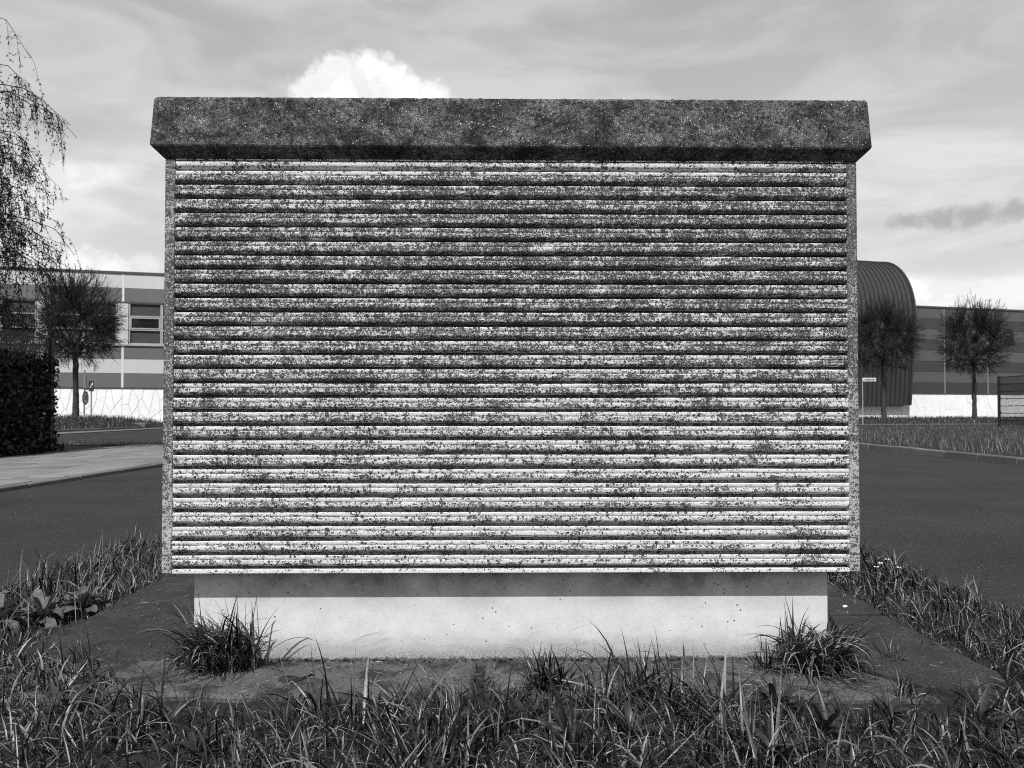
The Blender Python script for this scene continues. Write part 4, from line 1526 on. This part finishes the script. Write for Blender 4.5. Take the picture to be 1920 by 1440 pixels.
fence2 = empty('mesh_fence', (22.2, 35.0, 0.08))
tag(fence2, 'dark double-wire mesh fence with end post on the verge', 'fence')
barm2 = MB().box(-0.007, 0.007, -0.007, 0.007, 0.0, 2.20).mesh('wire')
y = -0.10
while y > -3.6:
    obj('wire', barm2, M_FENCE, fence2, (0, y, 0.08))
    y -= 0.06
for i in range(7):
    z = 0.28 + i * 0.325
    obj('rail', MB().box(0.011, 0.026, -3.6, -0.05, z, z + 0.03).mesh('rail'), M_FENCE, fence2)
obj('post', MB().box(-0.045, 0.045, -0.05, 0.05, -0.1, 2.30).mesh('post'), M_FENCE, fence2)
for z in (0.62, 1.27, 1.92):
    obj('clamp', MB().box(-0.02, 0.06, -0.10, -0.03, z, z + 0.05).mesh('clamp'), M_FENCE, fence2)


# ------------------------------------------------------------------ signs
def text_mesh(name, s, size, ext):
    c = bpy.data.curves.new(name, 'FONT')
    c.body = s
    c.size = size
    c.extrude = ext
    c.align_x = 'CENTER'
    c.align_y = 'CENTER'
    t = bpy.data.objects.new(name + '_tmp', c)
    COL.objects.link(t)
    dg = bpy.context.evaluated_depsgraph_get()
    me = bpy.data.meshes.new_from_object(t.evaluated_get(dg))
    me.materials.clear()
    me.name = name
    bpy.data.objects.remove(t)
    return me


def disc(name, r0, r1, y0, y1, n=28, poly=None):
    """flat ring or disc facing -y"""
    m = n
    v, f = [], []
    for r, y in ((r0, y0), (r1, y0), (r0, y1), (r1, y1)):
        for i in range(m):
            a = 2 * math.pi * i / m + (math.pi / 2 if m == 3 else 0)
            v.append((r * math.cos(a), y, r * math.sin(a)))
    for i in range(m):
        j = (i + 1) % m
        f += [(i, j, m + j, m + i), (2 * m + i, 3 * m + i, 3 * m + j, 2 * m + j), (m + i, m + j, 3 * m + j, 3 * m + i)]
        if r0 > 1e-4:
            f.append((i, 2 * m + i, 2 * m + j, j))
    return pyd(name, v, f)


sp = empty('speed_sign', (-20.33, 36.6, 0.36), math.radians(96))
tag(sp, 'post with a round thirty speed limit sign under a warning triangle', 'road sign')
obj('post', MB().tube([(0, 0.05, -0.1), (0.0, 0.05, 1.5), (0.0, 0.05, 2.4)], 0.035, 8).mesh('post'), M_POST, sp)
o = obj('speed_plate', disc('speed_plate', 0.0001, 0.30, -0.004, 0.01), M_SIGNW, sp, (0, 0, 1.06))
obj('rim', disc('rim', 0.235, 0.325, -0.010, 0.012), M_SIGNG, o)
nm = obj('numerals', text_mesh('numerals', '30', 0.34, 0.004), M_SIGND, o, (0, -0.012, 0))
nm.rotation_euler = (math.radians(90), 0, 0)
t_ = obj('warning_plate', disc('warning_plate', 0.0001, 0.50, -0.004, 0.01, 3), M_SIGNW, sp, (0, 0, 1.72))
t_.rotation_euler = (0, 0, math.radians(14))
obj('rim', disc('rim', 0.38, 0.56, -0.010, 0.012, 3), M_SIGNG, t_)

bs_ = empty('direction_sign', (-19.95, 36.4, 0.33), math.radians(20))
tag(bs_, 'small dark panel with a white diagonal arrow on a thin post', 'road sign')
obj('post', MB().tube([(0, 0.04, -0.1), (0, 0.04, 1.9)], 0.03, 8).mesh('post'), M_POST, bs_)
o = obj('panel', rounded_box('panel', -0.11, 0.11, -0.01, 0.015, 1.40, 1.90, 0.006, 1), M_SIGND, bs_)
av = [(-0.07, -0.016, 1.56), (0.00, -0.016, 1.58), (-0.01, -0.016, 1.66), (0.06, -0.016, 1.70), (0.08, -0.016, 1.86), (0.02, -0.016, 1.76)]
obj('arrow', pyd('arrow', av + [(a, -0.012, c) for a, b, c in av], [(0, 1, 2, 3, 4, 5)] + [(i, (i + 1) % 6, 6 + (i + 1) % 6, 6 + i) for i in range(6)]), M_SIGNW, o)

ns = empty('street_name_sign', (18.28, 40.0, 0.08), math.radians(4))
tag(ns, 'white street name plate on a thin pale post at the kiosk edge', 'street sign')
obj('post', MB().tube([(0, 0.03, -0.1), (0, 0.03, 2.46)], 0.024, 8).mesh('post'), M_FRAME, ns)
o = obj('name_plate', rounded_box('name_plate', 0.02, 0.72, -0.012, 0.012, 2.26, 2.44, 0.008, 1), M_SIGNW, ns)
obj('name_band', MB().box(0.08, 0.67, -0.016, -0.0125, 2.305, 2.395).mesh('name_band'), M_POST, o)

# low concrete block by the hall gate
bl = obj('concrete_block', rounded_box('concrete_block', -0.55, 0.55, -0.3, 0.3, -0.06, 0.22, 0.03, 2), M_KERB)
bl.location = (-18.6 + 0.35, 37.4, 0)
tag(bl, 'low weathered concrete block at the end of the raised verge', 'block')
